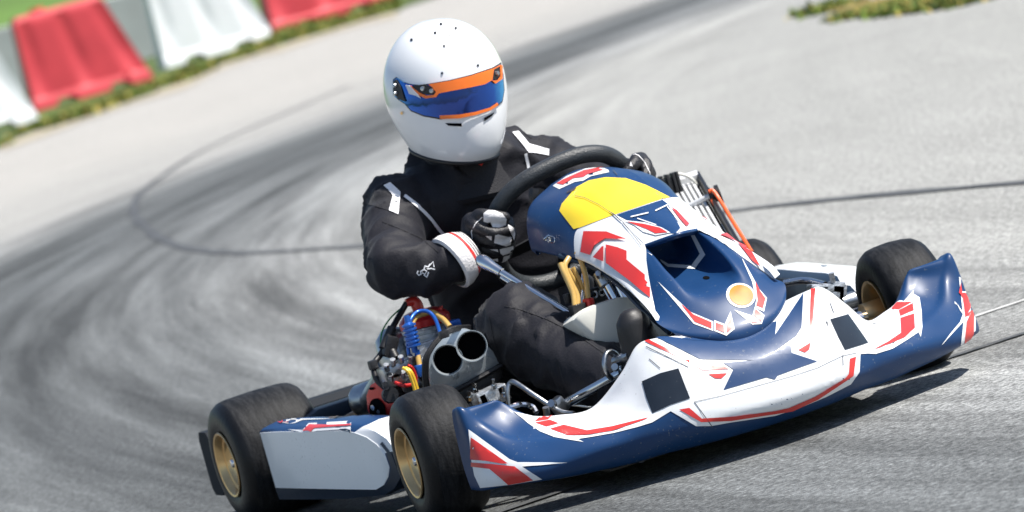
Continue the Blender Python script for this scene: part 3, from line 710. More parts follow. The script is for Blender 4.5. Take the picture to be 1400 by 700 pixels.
# exhaust: chamber behind the engine and its silencer
bm = bmesh.new(); lathe(bm, [(-.07,.012),(-.05,.03),(-.01,.040),(.03,.038),(.05,.022),(.055,0)], P2(541,482,-.58), (-.15,-.3,1), 28); tube(bm, [P2(530,505,-.62), P2(524,525,-.66), P2(510,548,-.74)], .03, 18)
finish(bm, 'exhaust_chamber', STEEL, kart)
bm = bmesh.new(); q1 = P2(503,545,-.78)
lathe(bm, [(-.03,0),(-.03,.03),(-.02,.036),(.05,.036),(.06,.028),(.06,0)], q1, (-.5,.8,.1), 24, 0)
finish(bm, 'exhaust_silencer', STEEL, kart)
bm = bmesh.new(); tube(bm, [P2(452,592,-.85), P2(470,582,-.84), P2(490,570,-.82), P2(508,556,-.78)], .018, 18); finish(bm, 'exhaust_pipe', TAN, kart)
bm = bmesh.new()
prism(bm, [P2(x, y, -.90) for x, y in ((420,570),(436,559),(492,541),(503,546),(503,558),(450,577),(424,583))], Vector((0,-.06,0)), 0, .006); finish(bm, 'chain_guard', NAVY, kart, angle=40)

RADM = mat('bare_radiator_aluminium', (.74,.75,.76), .38, .25, 0, .1, 40)
# ---- radiator on the far side
Rt, Rb = -1.0, -.55
tl, tr = at(890,272,'y',Rt), at(957,251,'y',Rt)
br_ = at(1003,330,'y',Rb); br_ = tr+(br_-tr)*1.3; bl_ = br_+(tl-tr)
bm = bmesh.new()
ex = (tr-tl); ed = (br_-tr); nr = ex.cross(ed).normalized(); nr = nr if nr.y > 0 else -nr
def slab(o, e1, e2, th, mi=0, bev=.003): prism(bm, [o, o+e1, o+e1+e2, o+e2], nr*th, mi, bev)
slab(tl-ed*.02, ex*1.0, ed*.055, .03); slab(tr-ex*.04, ex*.07, ed, .03, 1); slab(tl, ex*.05, ed, .03, 1); slab(tl+ed*.95, ex, ed*.05, .03)
tube(bm, [at(915,296,'y',-.84), at(940,283,'y',-.82), at(971,268,'y',-.79)], .0065, 12)
rad = finish(bm, 'radiator', [RADM, BLACKP], kart, angle=40)
bm = bmesh.new()
for k in range(9): o = tl+ex*(.06+.095*k)+ed*.035; prism(bm, [o, o+ex*.05, o+ex*.05+ed*.92, o+ed*.92], nr*.016, 0, 0)
prism(bm, [tl+ed*.03, tl+ex*.95+ed*.03, tl+ex*.95+ed*.96, tl+ed*.96], nr*.004, 1, 0)
sub(finish(bm, 'fin', [RADM, HOLE], rad, smooth=False), rad)
bm = bmesh.new()
tube(bm, [bl_-ed*.1-nr*.0, bl_+Vector((0,.02,-.10)), (-.37,-.42,.07)], .009, 10, 0, 4); sub(finish(bm, 'radiator_bracket', STEEL, rad), rad); bm = bmesh.new()
tube(bm, [tr-ex*.1+ed*.45-nr*.01, (-.50,-.72,.2), (-.40,-.66,.07)], .009, 10, 0, 4)
sub(finish(bm, 'radiator_bracket', STEEL, rad), rad)
bm = bmesh.new(); q = at(912,256,'y',-.95)
box(bm, q, (.03,.03,.04), 0, .004); 
for dx in (-6,2,10,15): box(bm, at(912+dx,254-dx*.3,'y',-.94), (.007,.02,.05), 0, .002)
lathe(bm, [(0,0),(0,.008),(.02,.008),(.02,0)], at(913,246,'y',-.99), (-.9,0,.3), 10)
sub(finish(bm, 'radiator_cap', BLACKP, rad, angle=40), rad)
bm = bmesh.new(); tube(bm, [at(917,242,'y',-.96), at(925,238,'y',-.96), at(937,240,'y',-.96), at(947,246,'y',-.96), at(953,254,'y',-.96)], .004, 8); tube(bm, [at(917,242,'y',-.95), at(925,238.5,'y',-.95)], .0055, 8, 1); sub(finish(bm, 'overflow_pipe', [TANK, REDP], rad), rad)
bm = bmesh.new(); q = at(977,268,'y',-.79); lathe(bm, [(-.012,0),(-.012,.022),(-.004,.022),(-.003,.014),(.004,.014),(.005,.022),(.014,.022),(.014,0)], q, (-.9,.3,.1), 24); sub(finish(bm, 'pulley', BLACKP, rad), rad)
bm = bmesh.new(); tube(bm, [at(969,262,'y',-.775), at(975,261,'y',-.77), at(985,275,'y',-.75), at(1002,303,'y',-.68), at(1020,332,'y',-.58), at(1028,345,'y',-.53)], .0042, 8); tube(bm, [at(973,273,'y',-.775), at(985,293,'y',-.74), at(1000,317,'y',-.65), at(1010,335,'y',-.58)], .0042, 8)
finish(bm, 'drive_belt', ORB, kart)

# ================================================================== THE DRIVER
drv = empty('person', (.05,-.62,.05), 'driver in a black race suit and white full-face helmet, seated in the kart', 'person')
def remesh(bm, name, vox, smooth, mats, parent, disp=None):
    bmesh.ops.recalc_face_normals(bm, faces=bm.faces)
    me = bpy.data.meshes.new(name); bm.to_mesh(me); bm.free()
    o = bpy.data.objects.new(name, me); col.objects.link(o)
    md = o.modifiers.new('r', 'REMESH'); md.mode = 'VOXEL'; md.voxel_size = vox
    sm = o.modifiers.new('s', 'SMOOTH'); sm.factor = .5; sm.iterations = smooth
    if disp:
        for k, (size, stren, kind) in enumerate(disp):
            tx = bpy.data.textures.new(name+'_fold', kind); 
            tx.noise_scale = size
            if kind == 'CLOUDS': tx.noise_depth = 3
            dm = o.modifiers.new('d', 'DISPLACE'); dm.texture = tx; dm.strength = stren; dm.mid_level = .5; dm.texture_coords = 'GLOBAL'
    dg = bpy.context.evaluated_depsgraph_get(); dg.update()
    e = bpy.data.meshes.new_from_object(o.evaluated_get(dg)); o.modifiers.clear(); o.data = e
    e.materials.clear()
    for x in mats: e.materials.append(x)
    e.polygons.foreach_set('use_smooth', [True]*len(e.polygons))
    if parent: o.parent = parent; o.matrix_parent_inverse = Matrix.Translation(-world_loc(parent))
    return o
from mathutils import noise as mn
def folds(o, limbs, scale=1.6):
    """cloth folds: ridged creases running round each limb, stronger towards its joints"""
    me = o.data; me.update()
    nrm = [v.normal.copy() for v in me.vertices]
    for v, n in zip(me.vertices, nrm):
        tot = 0; wsum = 0
        for (a, b, rad, amp, fr) in limbs:
            ab = b-a; t = max(-.1, min(1.1, (v.co-a).dot(ab)/ab.length_squared)); d = (v.co-(a+ab*t)).length/rad
            w = math.exp(-(d*1.1)**4)+1e-4
            ax = ab.normalized(); u = ax.cross(Vector((.3,.2,1))).normalized(); q = v.co-(a+ab*t)
            ph = math.atan2(q.dot(ax.cross(u)), q.dot(u)); s_ = t*ab.length
            wob = mn.noise(v.co*9)*.6
            dd = min(1, d)**2; c = Vector((s_*fr+wob+dd*.55*math.sin(ph+a.x*20), math.cos(ph)*dd, math.sin(ph)*dd))
            r = (1-abs(mn.noise(c))*2.4); r = r*abs(r) if r > 0 else r*.5; r2 = 1-abs(mn.noise(c*2.3+Vector((7,3,1))))*2.4
            j = .45+.75*(abs(t-.5)*2)**2
            tot += w*amp*j*(r*.75+r2*.25); wsum += w
        v.co += n*(tot/wsum)*scale
    me.update()
def add_stickers(o, items):
    bm = bmesh.new(); bm.from_mesh(o.data); bv = tree(bm)
    for poly, mi, layer in items: sticker(bm, poly, bv, mi, layer, 5., .0012)
    bm.to_mesh(o.data); bm.free()
# joints
SR, SL = at(550,287,'y',-.66), at(757,227,'y',-.68)
ER, EL = at(546,366,'y',-.47), at(838,268,'y',-.56)
WR, WL = at(640,358,'y',-.40), at(858,245,'y',-.45)
HIP = Vector((.03,-.68,.17)); CH = (SR+SL)/2
NK = at(637,232,'y',-.65)
KR, AR = at(712,448,'y',-.20), Vector((.165,.16,.15))
bm = bmesh.new()
blob(bm, [HIP+Vector((0,-.02,0)), HIP.lerp(CH,.35)+Vector((0,-.05,0)), HIP.lerp(CH,.7)+Vector((.0,-.03,0)), CH+Vector((0,-.01,-.05))], [.17,.165,.175,.155], 24, ((0,1,0),.66))
blob(bm, [SR+Vector((-.01,0,-.02)), CH+Vector((0,0,.0)), SL+Vector((.01,0,-.02))], [.078,.100,.080], 18, ((0,1,0),.9))
blob(bm, [CH+Vector((.03,-.02,.03)), NK.lerp(CH,.4)], [.10,.075], 16)
blob(bm, [CH+Vector((.03,0,.02)), NK+Vector((0,0,.02))], [.072,.066], 18)
blob(bm, [SR+Vector((.0,0,.0)), SR.lerp(ER,.5)+Vector((.012,-.01,.005)), ER], [.074,.066,.059], 18)
blob(bm, [ER, ER.lerp(WR,.4)+Vector((0,0,-.006)), WR.lerp(ER,.36)], [.061,.055,.048], 18)
blob(bm, [SL+Vector((-.01,0,-.02)), SL.lerp(EL,.5)+Vector((0,0,-.01)), EL], [.066,.062,.056], 18)
blob(bm, [EL, EL.lerp(WL,.4), WL.lerp(EL,.1)], [.058,.052,.042], 18)
for s, K, A in ((1, KR, AR), (-1, Vector((-.11,-.18,.235)), Vector((-.13,.16,.14)))):
    H = HIP+Vector((.09*s,.03,0))
    blob(bm, [H, H.lerp(K,.5)+Vector((0,0,.005)), K], [.105,.098,.082], 18)
    blob(bm, [K, K.lerp(A,.4)+Vector((0,0,-.008)), A.lerp(K,.08)], [.084,.075,.058], 18)
body = remesh(bm, 'body', .0085, 6, [SUIT, PIPE, SUIT2, REDFAB, GLW], drv)
hipR = HIP+Vector((.09,.03,0)); hipL = HIP+Vector((-.09,.03,0)); KL = Vector((-.11,-.18,.235))
folds(body, [(HIP, CH, .17, .013, 10), (SR, ER, .08, .0095, 16), (ER, WR, .07, .010, 20), (SL, EL, .08, .006, 15), (EL, WL, .06, .006, 18), (hipR, KR, .11, .010, 12), (KR, AR, .09, .013, 14), (hipL, KL, .11, .01, 10)])
k2 = lambda pts: crop(pts, 480, 180, 3.182)
items = [(k2([(50,310),(75,285),(145,232),(180,285),(165,345),(105,325)]), 2, 1),
 (k2([(143,233),(170,222),(215,265),(205,362),(165,345),(182,280)]), 1, 2),
 (k2(strip([(232,280),(290,325),(350,385),(410,455),(455,515)], 14)), 1, 2),
 (k2([(700,5),(728,0),(775,55),(860,78),(858,105),(770,90)]), 1, 2), (k2([(735,0),(840,0),(858,75),(780,55)]), 2, 1),
 (k2(strip([(758,95),(768,140),(775,185)], 13)), 1, 2),
 (k2(strip([(515,245),(550,290),(580,345)], 4)), 2, 1),
 (strip([(690,418),(715,424),(750,437),(790,458),(832,487)], 1.6), 2, 1), (strip([(668,432),(676,470),(690,510),(712,545)], 1.4), 2, 1), (strip([(523,303),(545,312),(575,325),(600,345)], 1.2), 2, 1),
 # sleeve emblem: a three-pointed outline over a V
 (k2(strip([(293,605),(287,615),(295,624),(306,618),(303,608),(318,600),(322,585),(335,590),(345,577)], 6)), 1, 2),
 (k2(strip([(318,600),(330,606),(322,620),(310,612)], 5)), 1, 2), (k2(strip([(318,622),(330,632),(338,610)], 6)), 1, 2), (k2(strip([(330,598),(350,596),(366,600)], 5)), 1, 2), (k2(strip([(345,580),(358,566),(362,590)], 5)), 1, 2)]
add_stickers(body, items)
# collar
bm = bmesh.new(); c0, c1 = NK+Vector((.0,.0,-.045)), NK+Vector((-.004,.0,.035))
lathe(bm, [(-.022,.098),(-.012,.104),(.0,.100),(.03,.090),(.07,.085),(.088,.084),(.09,.080),(.05,.074)], c0, c1-c0, 40)
finish(bm, 'collar', SUIT2, drv)
bm = bmesh.new(); q = at(655,222,'y',-.58); tube(bm, [at(660,208,'y',-.53), at(661,217,'y',-.53), at(656,225,'y',-.53)], .005, 8); finish(bm, 'red_strap', REDFAB, drv)

# ---- helmet
HC = at(607.5,117.5,'y',-.62)
F = Vector((math.sin(R(-7)), math.cos(R(-7)), -.13)).normalized()
Up = Vector((-.13,.10,1)); Up = (Up-F*Up.dot(F)).normalized(); Rt_ = F.cross(Up)
prof = [(.1445,.001,.001,.001),(.141,.030,.034,.034),(.130,.058,.066,.066),(.108,.086,.097,.095),(.075,.108,.124,.120),(.038,.121,.139,.134),(0,.125,.146,.138),(-.04,.122,.151,.131),(-.075,.112,.153,.117),(-.107,.099,.147,.104),(-.130,.087,.134,.091),(-.139,.079,.122,.083),(-.137,.073,.113,.077),(-.10,.068,.105,.07)]
bm = bmesh.new(); net = []
for z, w, f, b in prof:
    row = []
    for k in range(64):
        a = 2*math.pi*k/64; ca, sa = math.cos(a), math.sin(a)
        kk = (abs(ca)**2.15+abs(sa)**2.15)**(-1/2.15)
        zz = z-(.17*(f if ca > 0 else b)*ca*kk*min(1, max(0, (-.05-z)/.06)))
        row.append(tuple(HC+(F*((f if ca > 0 else b)*ca*kk)+Rt_*(w*sa*kk)+Up*zz)*.995))
    net.append(row)
grid(bm, net, 0, 4, 1, closed=True)
for v in bm.verts: v.co = v.co
bvh = tree(bm)
kh = lambda pts: crop(pts, 480, 0, 3.182)
for c in ((391,106),(455,124),(366,144),(426,156),(477,184),(405,201),(264,174),(551,285),(396,319)): sticker(bm, kh(disc(c, 6.2, 6.2, 14)), bvh, 2, 1, 4); sticker(bm, kh(disc(c, 4, 4, 12)), bvh, 1, 2, 4)
for p in ([(410,535),(480,536),(482,550),(425,546)], [(576,513),(622,488),(610,505),(578,527)]): sticker(bm, kh(p), bvh, 1, 2, 4)
sticker(bm, kh(disc((223,491),6,7,12)), bvh, 3, 2, 4)
helmet = finish(bm, 'helmet', [HEL, HOLE, STEEL, GOLD], drv)
bm = bmesh.new(); zt, wt, ft_, bt = -.134, .0845, .130, .0885; loop_ = []
for k in range(40):
    a = 2*math.pi*k/40; ca, sa = math.cos(a), math.sin(a); kk = (abs(ca)**2.15+abs(sa)**2.15)**(-1/2.15)
    loop_.append(HC+(F*((ft_ if ca > 0 else bt)*ca*kk)+Rt_*(wt*sa*kk)+Up*(zt-.17*(ft_ if ca > 0 else bt)*ca*kk))*.998)
tube(bm, loop_, .0045, 8, 0, 2, closed=True); sub(finish(bm, 'helmet_trim', BLACKP, helmet), helmet)
def shell(polys, lift, name, mats, cell=5.):
    bm = bmesh.new()
    for poly, mi, ly in polys: sticker(bm, kh(poly), bvh, mi, 1, cell, lift*ly)
    ext = bmesh.ops.solidify(bm, geom=bm.faces[:], thickness=.002)
    return sub(finish(bm, name, mats, helmet), helmet)
vp = [(190,350),(203,340),(235,360),(262,368),(300,372),(345,366),(430,352),(520,330),(612,300),(645,280),(655,330),(660,395),(652,440),(630,458),(560,485),(480,500),(390,512),(320,500),(265,478),(240,450),(212,432),(190,412)]
vc = (430, 405)
shell([([(vc[0]+(x-vc[0])*1.025, vc[1]+(y-vc[1])*1.07) for x, y in vp],0,1)], .0012, 'visor_gasket', [BLACKP])
shell([([(190,350),(203,340),(235,360),(262,368),(300,372),(345,366),(430,352),(520,330),(612,300),(645,280),(655,330),(660,395),(652,440),(630,458),(560,485),(480,500),(390,512),(320,500),(265,478),(240,450),(212,432),(190,412)],0,1)], .003, 'visor', [VISOR])
shell([([(340,367),(430,352),(520,330),(612,300),(640,284),(636,292),(612,305),(606,350),(575,368),(520,380),(440,395),(385,406),(372,422),(330,428),(300,412),(265,372),(300,400),(330,415),(365,412),(372,400),(358,380)],0,1), ([(640,285),(648,290),(648,345),(620,365),(604,352),(625,352),(641,335)],0,1), ([(388,502),(470,498),(540,486),(600,468),(628,448),(632,458),(600,480),(540,500),(470,514),(390,516)],0,1)], .0062, 'visor_strip', [HORANGE])
for pv in ([(272,372),(330,368),(358,382),(372,402),(362,412),(325,410),(295,395)], [(610,300),(632,290),(640,330),(622,350),(607,345)], [(192,355),(203,345),(222,375),(245,440),(215,430),(195,405)]): shell([(pv,0,1)], .0058, 'visor_pivot', [BLACKP])
bm = bmesh.new()
for x, y in ((202,372),(205,405),(355,395),(318,385),(624,322)):
    px, py = kh([(x, y)])[0]; h = bvh.ray_cast(CAM_P, ray((px, py)))
    if h[0]: n_ = h[1] if h[1].dot(fw) < 0 else -h[1]; lathe(bm, [(.006,0),(.006,.0055),(.0105,.0045),(.011,0)], h[0], n_, 14); sub(finish(bm, 'visor_screw', STEEL, helmet), helmet); bm = bmesh.new()
bm.free()
shell([([(245,370),(262,372),(300,412),(310,428),(290,415),(262,408)],0,1)], .0066, 'tear_off_tab', [PIPE])

# ---- gloves closed on the steering wheel
def glove(ang, sgn, wrist, name, label=None):
    W = rimr(ang); T = (rimr(ang+.05*sgn)-rimr(ang-.05*sgn)).normalized(); X = (W-SWC).normalized(); N = NF
    g = lambda x, n, t: W+X*x*1.12+N*n*1.12+T*t*1.12
    bm = bmesh.new()
    ft = (.034,.012,-.011,-.032); fl = (.0,.003,.001,-.004)
    for t, e in zip(ft, fl):
        blob(bm, [g(.040,-.014,t*.9), g(.038+e,.014,t), g(.014,.040+e,t), g(-.018-e,.036+e,t), g(-.030-e,.012,t)], [.0125,.0125,.0118,.0112,.0098], 12, sm=3)
    for t in (.030,.010,-.010,-.028): blob(bm, [wrist.lerp(g(.036,-.022,0),.4), g(.038,-.022,t*.8), g(.038,-.006,t*.9)], [.020,.016,.0135], 12, sm=3)
    blob(bm, [wrist.lerp(g(.03,-.02,-.01),.2), wrist.lerp(g(.034,-.018,-.008),.55), g(.028,-.024,.0)], [.028,.026,.018], 14, sm=3)
    blob(bm, [g(.026,-.018,.020), g(.026,-.004,.046), g(.012,.016,.057), g(-.014,.026,.056)], [.0145,.0145,.014,.0125], 12, sm=4)
    return remesh(bm, name, .0042, 3, [GLB, GLW, REDFAB], drv), g
gR, g = glove(R(8), 1, WR, 'glove')
kg = lambda pts: crop(pts, 580, 270, 4.667)
add_stickers(gR, [(kg([(380,100),(410,82),(450,85),(500,105),(525,140),(518,180),(490,190),(440,178),(380,152)]), 1, 1),
  (kg([(452,240),(470,235),(555,255),(550,300),(520,310),(445,290)]), 1, 1), (kg([(480,330),(500,322),(565,310),(568,345),(500,368),(485,355)]), 1, 1), (kg([(505,375),(565,362),(560,415),(540,430),(495,420)]), 1, 1),
  (kg([(392,243),(432,245),(430,275)]), 1, 1), (kg([(418,330),(468,328),(472,348)]), 1, 1), (kg([(425,395),(468,388),(470,408)]), 1, 1), (kg([(530,170),(570,195),(578,235),(572,272),(545,215)]), 1, 1),
  (kg(strip([(372,125),(330,165),(303,215),(310,290),(330,340)], 5)), 1, 1)])
gL, g2 = glove(R(164), -1, WL, 'glove')
kl = lambda pts: crop(pts, 820, 180, 5.)
add_stickers(gL, [(kl(strip([(175,150),(205,140),(265,165),(310,215),(340,280),(350,340)], 5)), 1, 1), (kl([(205,235),(212,205),(225,238)]), 1, 1), (kl([(110,160),(150,148),(160,160),(140,180)]), 1, 1), (kl(strip([(275,300),(300,340)], 5)), 1, 1)])
# gauntlet cuff of the near glove
bm = bmesh.new(); ca_ = WR.lerp(ER,.26); cb = WR.lerp(g(.03,-.02,-.01),.48); ad = cb-ca_; Lc = ad.length
lathe(bm, [(-.004,.054,1),(.0,.061,1),(Lc*.25,.061,1),(Lc*.50,.056,1),(Lc*.52,.0555,2),(Lc*.66,.052,1),(Lc*.72,.0505,0),(Lc*.76,.049,1),(Lc*.84,.046,0),(Lc*.88,.045,1),(Lc*.93,.043,0),(Lc,.040,0),(Lc*1.08,.030,0)], ca_, ad, 32)
cuff = sub(finish(bm, 'cuff', [GLB, GLW, RED], gR), gR)
# ---- boots on the pedals
bm = bmesh.new()
for_foot = [(.168,.165,.115),(.160,.205,.13),(.152,.232,.20),at(866,445,'y',.24)]
blob(bm, [(.166,.15,.17), (.166,.165,.11)], [.050,.046], 16); blob(bm, for_foot, [.046,.046,.048,.036], 18, ((0,1,.15),.8))
remesh(bm, 'boot', .005, 8, [BOOT], drv)
bm = bmesh.new(); blob(bm, [(-.166,.15,.17), (-.166,.165,.11)], [.050,.046], 16); blob(bm, [mir((p[0]-.02, p[1]-.02, p[2]*.72)) for p in for_foot], [.046,.046,.048,.036], 18, ((0,1,.15),.8))
remesh(bm, 'boot', .005, 8, [BOOT], drv)

# ================================================================== GROUND
def ground_mat():
    M = bpy.data.materials.new('worn_asphalt'); M.use_nodes = True; nt = M.node_tree; b = nt.nodes['Principled BSDF']; N = nt.nodes.new; L = nt.links.new
    tc = N('ShaderNodeTexCoord'); sp = N('ShaderNodeSeparateXYZ'); L(tc.outputs['Object'], sp.inputs[0])
    def math_(op, a, b_=None):
        n = N('ShaderNodeMath'); n.operation = op
        for i, v in enumerate((a, b_)):
            if v is None: continue
            if isinstance(v, (int, float)): n.inputs[i].default_value = v
            else: L(v, n.inputs[i])
        return n.outputs[0]
    dx = math_('ADD', sp.outputs[0], 32.); dy = sp.outputs[1]
    r = math_('SQRT', math_('ADD', math_('MULTIPLY', dx, dx), math_('MULTIPLY', dy, dy)))
    arc = math_('MULTIPLY', math_('ARCTAN2', dy, dx), 32.)
    def streak(fr, fa, det, seed=0.):
        c = N('ShaderNodeCombineXYZ'); L(math_('MULTIPLY', r, fr), c.inputs[0]); L(math_('MULTIPLY', arc, fa), c.inputs[1]); c.inputs[2].default_value = seed
        n = N('ShaderNodeTexNoise'); n.inputs['Scale'].default_value = 1; n.inputs['Detail'].default_value = det; n.inputs['Roughness'].default_value = .6; L(c.outputs[0], n.inputs['Vector']); return n.outputs['Fac']
    def noise(s, det, rough=.6):
        n = N('ShaderNodeTexNoise'); n.inputs['Scale'].default_value = s; n.inputs['Detail'].default_value = det; n.inputs['Roughness'].default_value = rough; L(tc.outputs['Object'], n.inputs['Vector']); return n.outputs['Fac']
    wob = math_('MULTIPLY', math_('SUBTRACT', streak(.8, .12, 2, 3.), .5), 1.2)
    rw = math_('ADD', r, wob)
    mr = N('ShaderNodeMapRange'); mr.inputs[1].default_value = 28; mr.inputs[2].default_value = 38; L(rw, mr.inputs[0])
    rp = N('ShaderNodeValToRGB'); el = rp.color_ramp.elements
    stops = [(0,(.295,.296,.28)),(.26,(.295,.296,.282)),(.34,(.235,.24,.236)),(.39,(.135,.142,.143)),(.47,(.082,.088,.09)),(.53,(.118,.125,.126)),(.58,(.21,.214,.21)),(.66,(.31,.306,.29)),(1,(.36,.348,.325))]
    while len(el) < len(stops): el.new(.5)
    for e, (p, c) in zip(el, stops): e.position = p; e.color = (*c, 1)
    L(mr.outputs[0], rp.inputs[0])
    # streaks of rubber laid along the racing line
    s1 = N('ShaderNodeMapRange'); s1.inputs[1].default_value = .35; s1.inputs[2].default_value = .68; s1.inputs[3].default_value = .40; s1.inputs[4].default_value = 1.50; L(streak(4.2, .17, 6), s1.inputs[0])
    s2 = N('ShaderNodeMapRange'); s2.inputs[1].default_value = .3; s2.inputs[2].default_value = .7; s2.inputs[3].default_value = .74; s2.inputs[4].default_value = 1.22; L(streak(11, .35, 4, 7.), s2.inputs[0])
    # aggregate
    s3 = N('ShaderNodeMapRange'); s3.inputs[1].default_value = .32; s3.inputs[2].default_value = .70; s3.inputs[3].default_value = .26; s3.inputs[4].default_value = 1.85; L(noise(62, 6, .78), s3.inputs[0])
    vo = N('ShaderNodeTexVoronoi'); vo.inputs['Scale'].default_value = 150; L(tc.outputs['Object'], vo.inputs['Vector'])
    s4 = N('ShaderNodeMapRange'); s4.inputs[1].default_value = 0; s4.inputs[2].default_value = 1; s4.inputs[3].default_value = .62; s4.inputs[4].default_value = 1.4
    sc_ = N('ShaderNodeSeparateColor'); L(vo.outputs['Color'], sc_.inputs[0]); L(sc_.outputs[0], s4.inputs[0])
    s5 = N('ShaderNodeMapRange'); s5.inputs[3].default_value = .85; s5.inputs[4].default_value = 1.15; L(noise(.9, 4), s5.inputs[0])
    wm = N('ShaderNodeMapRange'); wm.inputs[1].default_value = .8; wm.inputs[2].default_value = 2.6; wm.inputs[3].default_value = 1; wm.inputs[4].default_value = .09
    L(math_('ABSOLUTE', math_('SUBTRACT', rw, 32.4)), wm.inputs[0])
    sa = math_('ADD', math_('MULTIPLY', math_('SUBTRACT', math_('MULTIPLY', s1.outputs[0], s2.outputs[0]), 1.), wm.outputs[0]), 1.)
    k = math_('MULTIPLY', sa, math_('MULTIPLY', math_('MULTIPLY', s3.outputs[0], s4.outputs[0]), s5.outputs[0]))
    vm = N('ShaderNodeVectorMath'); vm.operation = 'SCALE'; L(rp.outputs[0], vm.inputs[0]); L(k, vm.inputs['Scale'])
    L(vm.outputs[0], b.inputs['Base Color'])
    b.inputs['Roughness'].default_value = .82; b.inputs['Specular IOR Level'].default_value = .35
    bp = N('ShaderNodeBump'); bp.inputs['Strength'].default_value = .7; bp.inputs['Distance'].default_value = .006
    L(math_('ADD', noise(95, 5, .75), math_('MULTIPLY', vo.outputs['Distance'], .6)), bp.inputs['Height']); L(bp.outputs[0], b.inputs['Normal'])
    return M
def sheet(name, pts, z, material):
    bm = bmesh.new(); bm.faces.new([bm.verts.new((p[0], p[1], z)) for p in pts]); bm.normal_update(); bmesh.ops.triangulate(bm, faces=bm.faces[:], ngon_method='EAR_CLIP')
    o = finish(bm, name, material, smooth=False)
    for f in o.data.polygons:
        if f.normal.z < 0: f.flip()
    return o
def ribbon(name, pts, w, z, material):
    A = catmull(np.array(pts), 8); P = [Vector((a[0], a[1])) for a in A]; bm = bmesh.new(); rows = []
    for i, p in enumerate(P):
        t = (P[min(i+1, len(P)-1)]-P[max(i-1, 0)]).normalized(); n = Vector((-t.y, t.x)); ww = w*(.7+.6*random.random())/2
        j = n*random.uniform(-.12,.12)*w
        rows.append((bm.verts.new((*(p+n*ww+j), z)), bm.verts.new((*(p-n*ww+j), z))))
    for a, b in zip(rows, rows[1:]): bm.faces.new((a[0], a[1], b[1], b[0]))
    return finish(bm, name, material, smooth=False)
gp = lambda x, y: tuple(at(x, y, 'z', 0)[:2])
tag(sheet('ground', [(-900,-900),(900,-900),(900,900),(-900,900)], 0, ground_mat()), kind='structure')
TAR = mat('tar', (.085,.09,.095), .7, 0, 0, .5, 6, .3, 80)
tag(ribbon('tar_seam', [(-2.5,3),(-2.40,-1),(-2.32,-3.2),(-2.27,-4.8),(-2.1,-6.2),(-2.05,-7.5),(-2.1,-8.7),(-2.1,-9.6),(-2.16,-10.8),(-2.42,-12.5),(-2.94,-14.9),(-3.41,-16.8),(-4.0,-18.8),(-4.75,-20.8),(-5.8,-23.2),(-8,-27)], .05, .004, TAR), kind='structure')
tag(ribbon('tar_seam', [(1.5,.15),(.5,.12),(-.2,.02),(-.5,-.02),(-.8,-.03),(-1.6,-.02),(-3,.0)], .03, .004, TAR), kind='structure')
tag(ribbon('painted_line', [(-.75,-.55),(-1.03,-.58),(-1.4,-.60),(-2.2,-.62)], .016, .004, mat('worn_white_paint', (.72,.72,.7), .7, 0, 0, .3, 60)), kind='structure')

# grass beyond the track edge
GRASS = mat('meadow', (.085,.13,.022), .9, 0, 0, .5, .6, .6, 8)
edge = [(0,200),(60,176),(120,158),(180,136),(250,112),(300,90),(345,74),(380,62),(440,44),(500,28),(540,15)]
ep = [gp(*p) for p in edge]
far = [(-26,-60),(-60,-90),(-400,-500),(300,-800),(500,200),(60,30),(4,-26)]
tag(sheet('grass_verge', ep+far, .012, GRASS), kind='structure')
DUST = mat('dusty_verge', (.42,.37,.28), .9, 0, 0, .3, 3, .4, 40)
ei = [gp(x+4, y+7+3*math.sin(i*2)) for i, (x, y) in enumerate(edge)]
tag(sheet('dusty_edge', ei+ep[::-1], .008, DUST), kind='structure')
# rising bank far behind
bm = bmesh.new(); rows = []
cdir = Vector((fw.x, fw.y, 0)).normalized(); cr = Vector((CR.x, CR.y, 0)).normalized()
for (d, h) in ((95,0),(110,1.2),(130,4),(160,8),(200,10)):
    rows.append([tuple(CAM_P*Vector((1,1,0)) if False else Vector((CAM_P.x,CAM_P.y,0))+cdir*d+cr*s+Vector((0,0,h*(1+.15*math.sin(s*.13+d))))) for s in np.linspace(-90,60,50)])
grid(bm, rows, 0, 3, 1)
tag(finish(bm, 'grass_bank', mat('bright_meadow', (.10,.19,.03), .9, 0, 0, .35, .3, .5, 3)), kind='structure')

# tufts: grass blades as one mass
def blades(name, spots, hmin, hmax, mats, width=.03):
    bm = bmesh.new()
    for (x, y, s) in spots:
        cl = mn.noise(Vector((x*.55, y*.55, 3.)))
        if cl < -.12: continue
        s *= .55+1.1*max(0, cl)
        for k in range(random.randint(5,9)):
            a = random.uniform(0, 2*math.pi); h = random.uniform(hmin, hmax)*s; l = Vector((math.cos(a), math.sin(a), 0)); w = Vector((-l.y, l.x, 0))*width*random.uniform(.6,1.3)
            p = Vector((x+random.gauss(0,.06), y+random.gauss(0,.06), 0)); q = p+l*h*.25+Vector((0,0,h*.6)); t = p+l*h*random.uniform(.4,.9)+Vector((0,0,h))
            v = [bm.verts.new(c) for c in (p-w, p+w, q+w*.7, q-w*.7, t)]
            mi = random.choice((0,0,1,2)) if len(mats) > 2 else 0
            bm.faces.new(v[:4]).material_index = mi; bm.faces.new((v[3], v[2], v[4])).material_index = mi
    return finish(bm, name, mats, smooth=False)
G1 = mat('green_grass', (.13,.20,.02), .8, 0, 0, .3, 4); G2 = mat('dry_grass', (.42,.33,.08), .85, 0, 0, .3, 4); G3 = mat('dark_grass', (.06,.10,.018), .85, 0, 0, .3, 4)
def along(P, n, spread):
    out = []
    for k in range(n):
        t = random.random()*(len(P)-1); i = int(t); f = t-i; a, b = Vector(P[i]), Vector(P[i+1]); p = a.lerp(b, f)
        u = random.uniform(*spread); out.append((p.x+cdir.x*u, p.y+cdir.y*u, random.uniform(.6,1.3)))
    return out
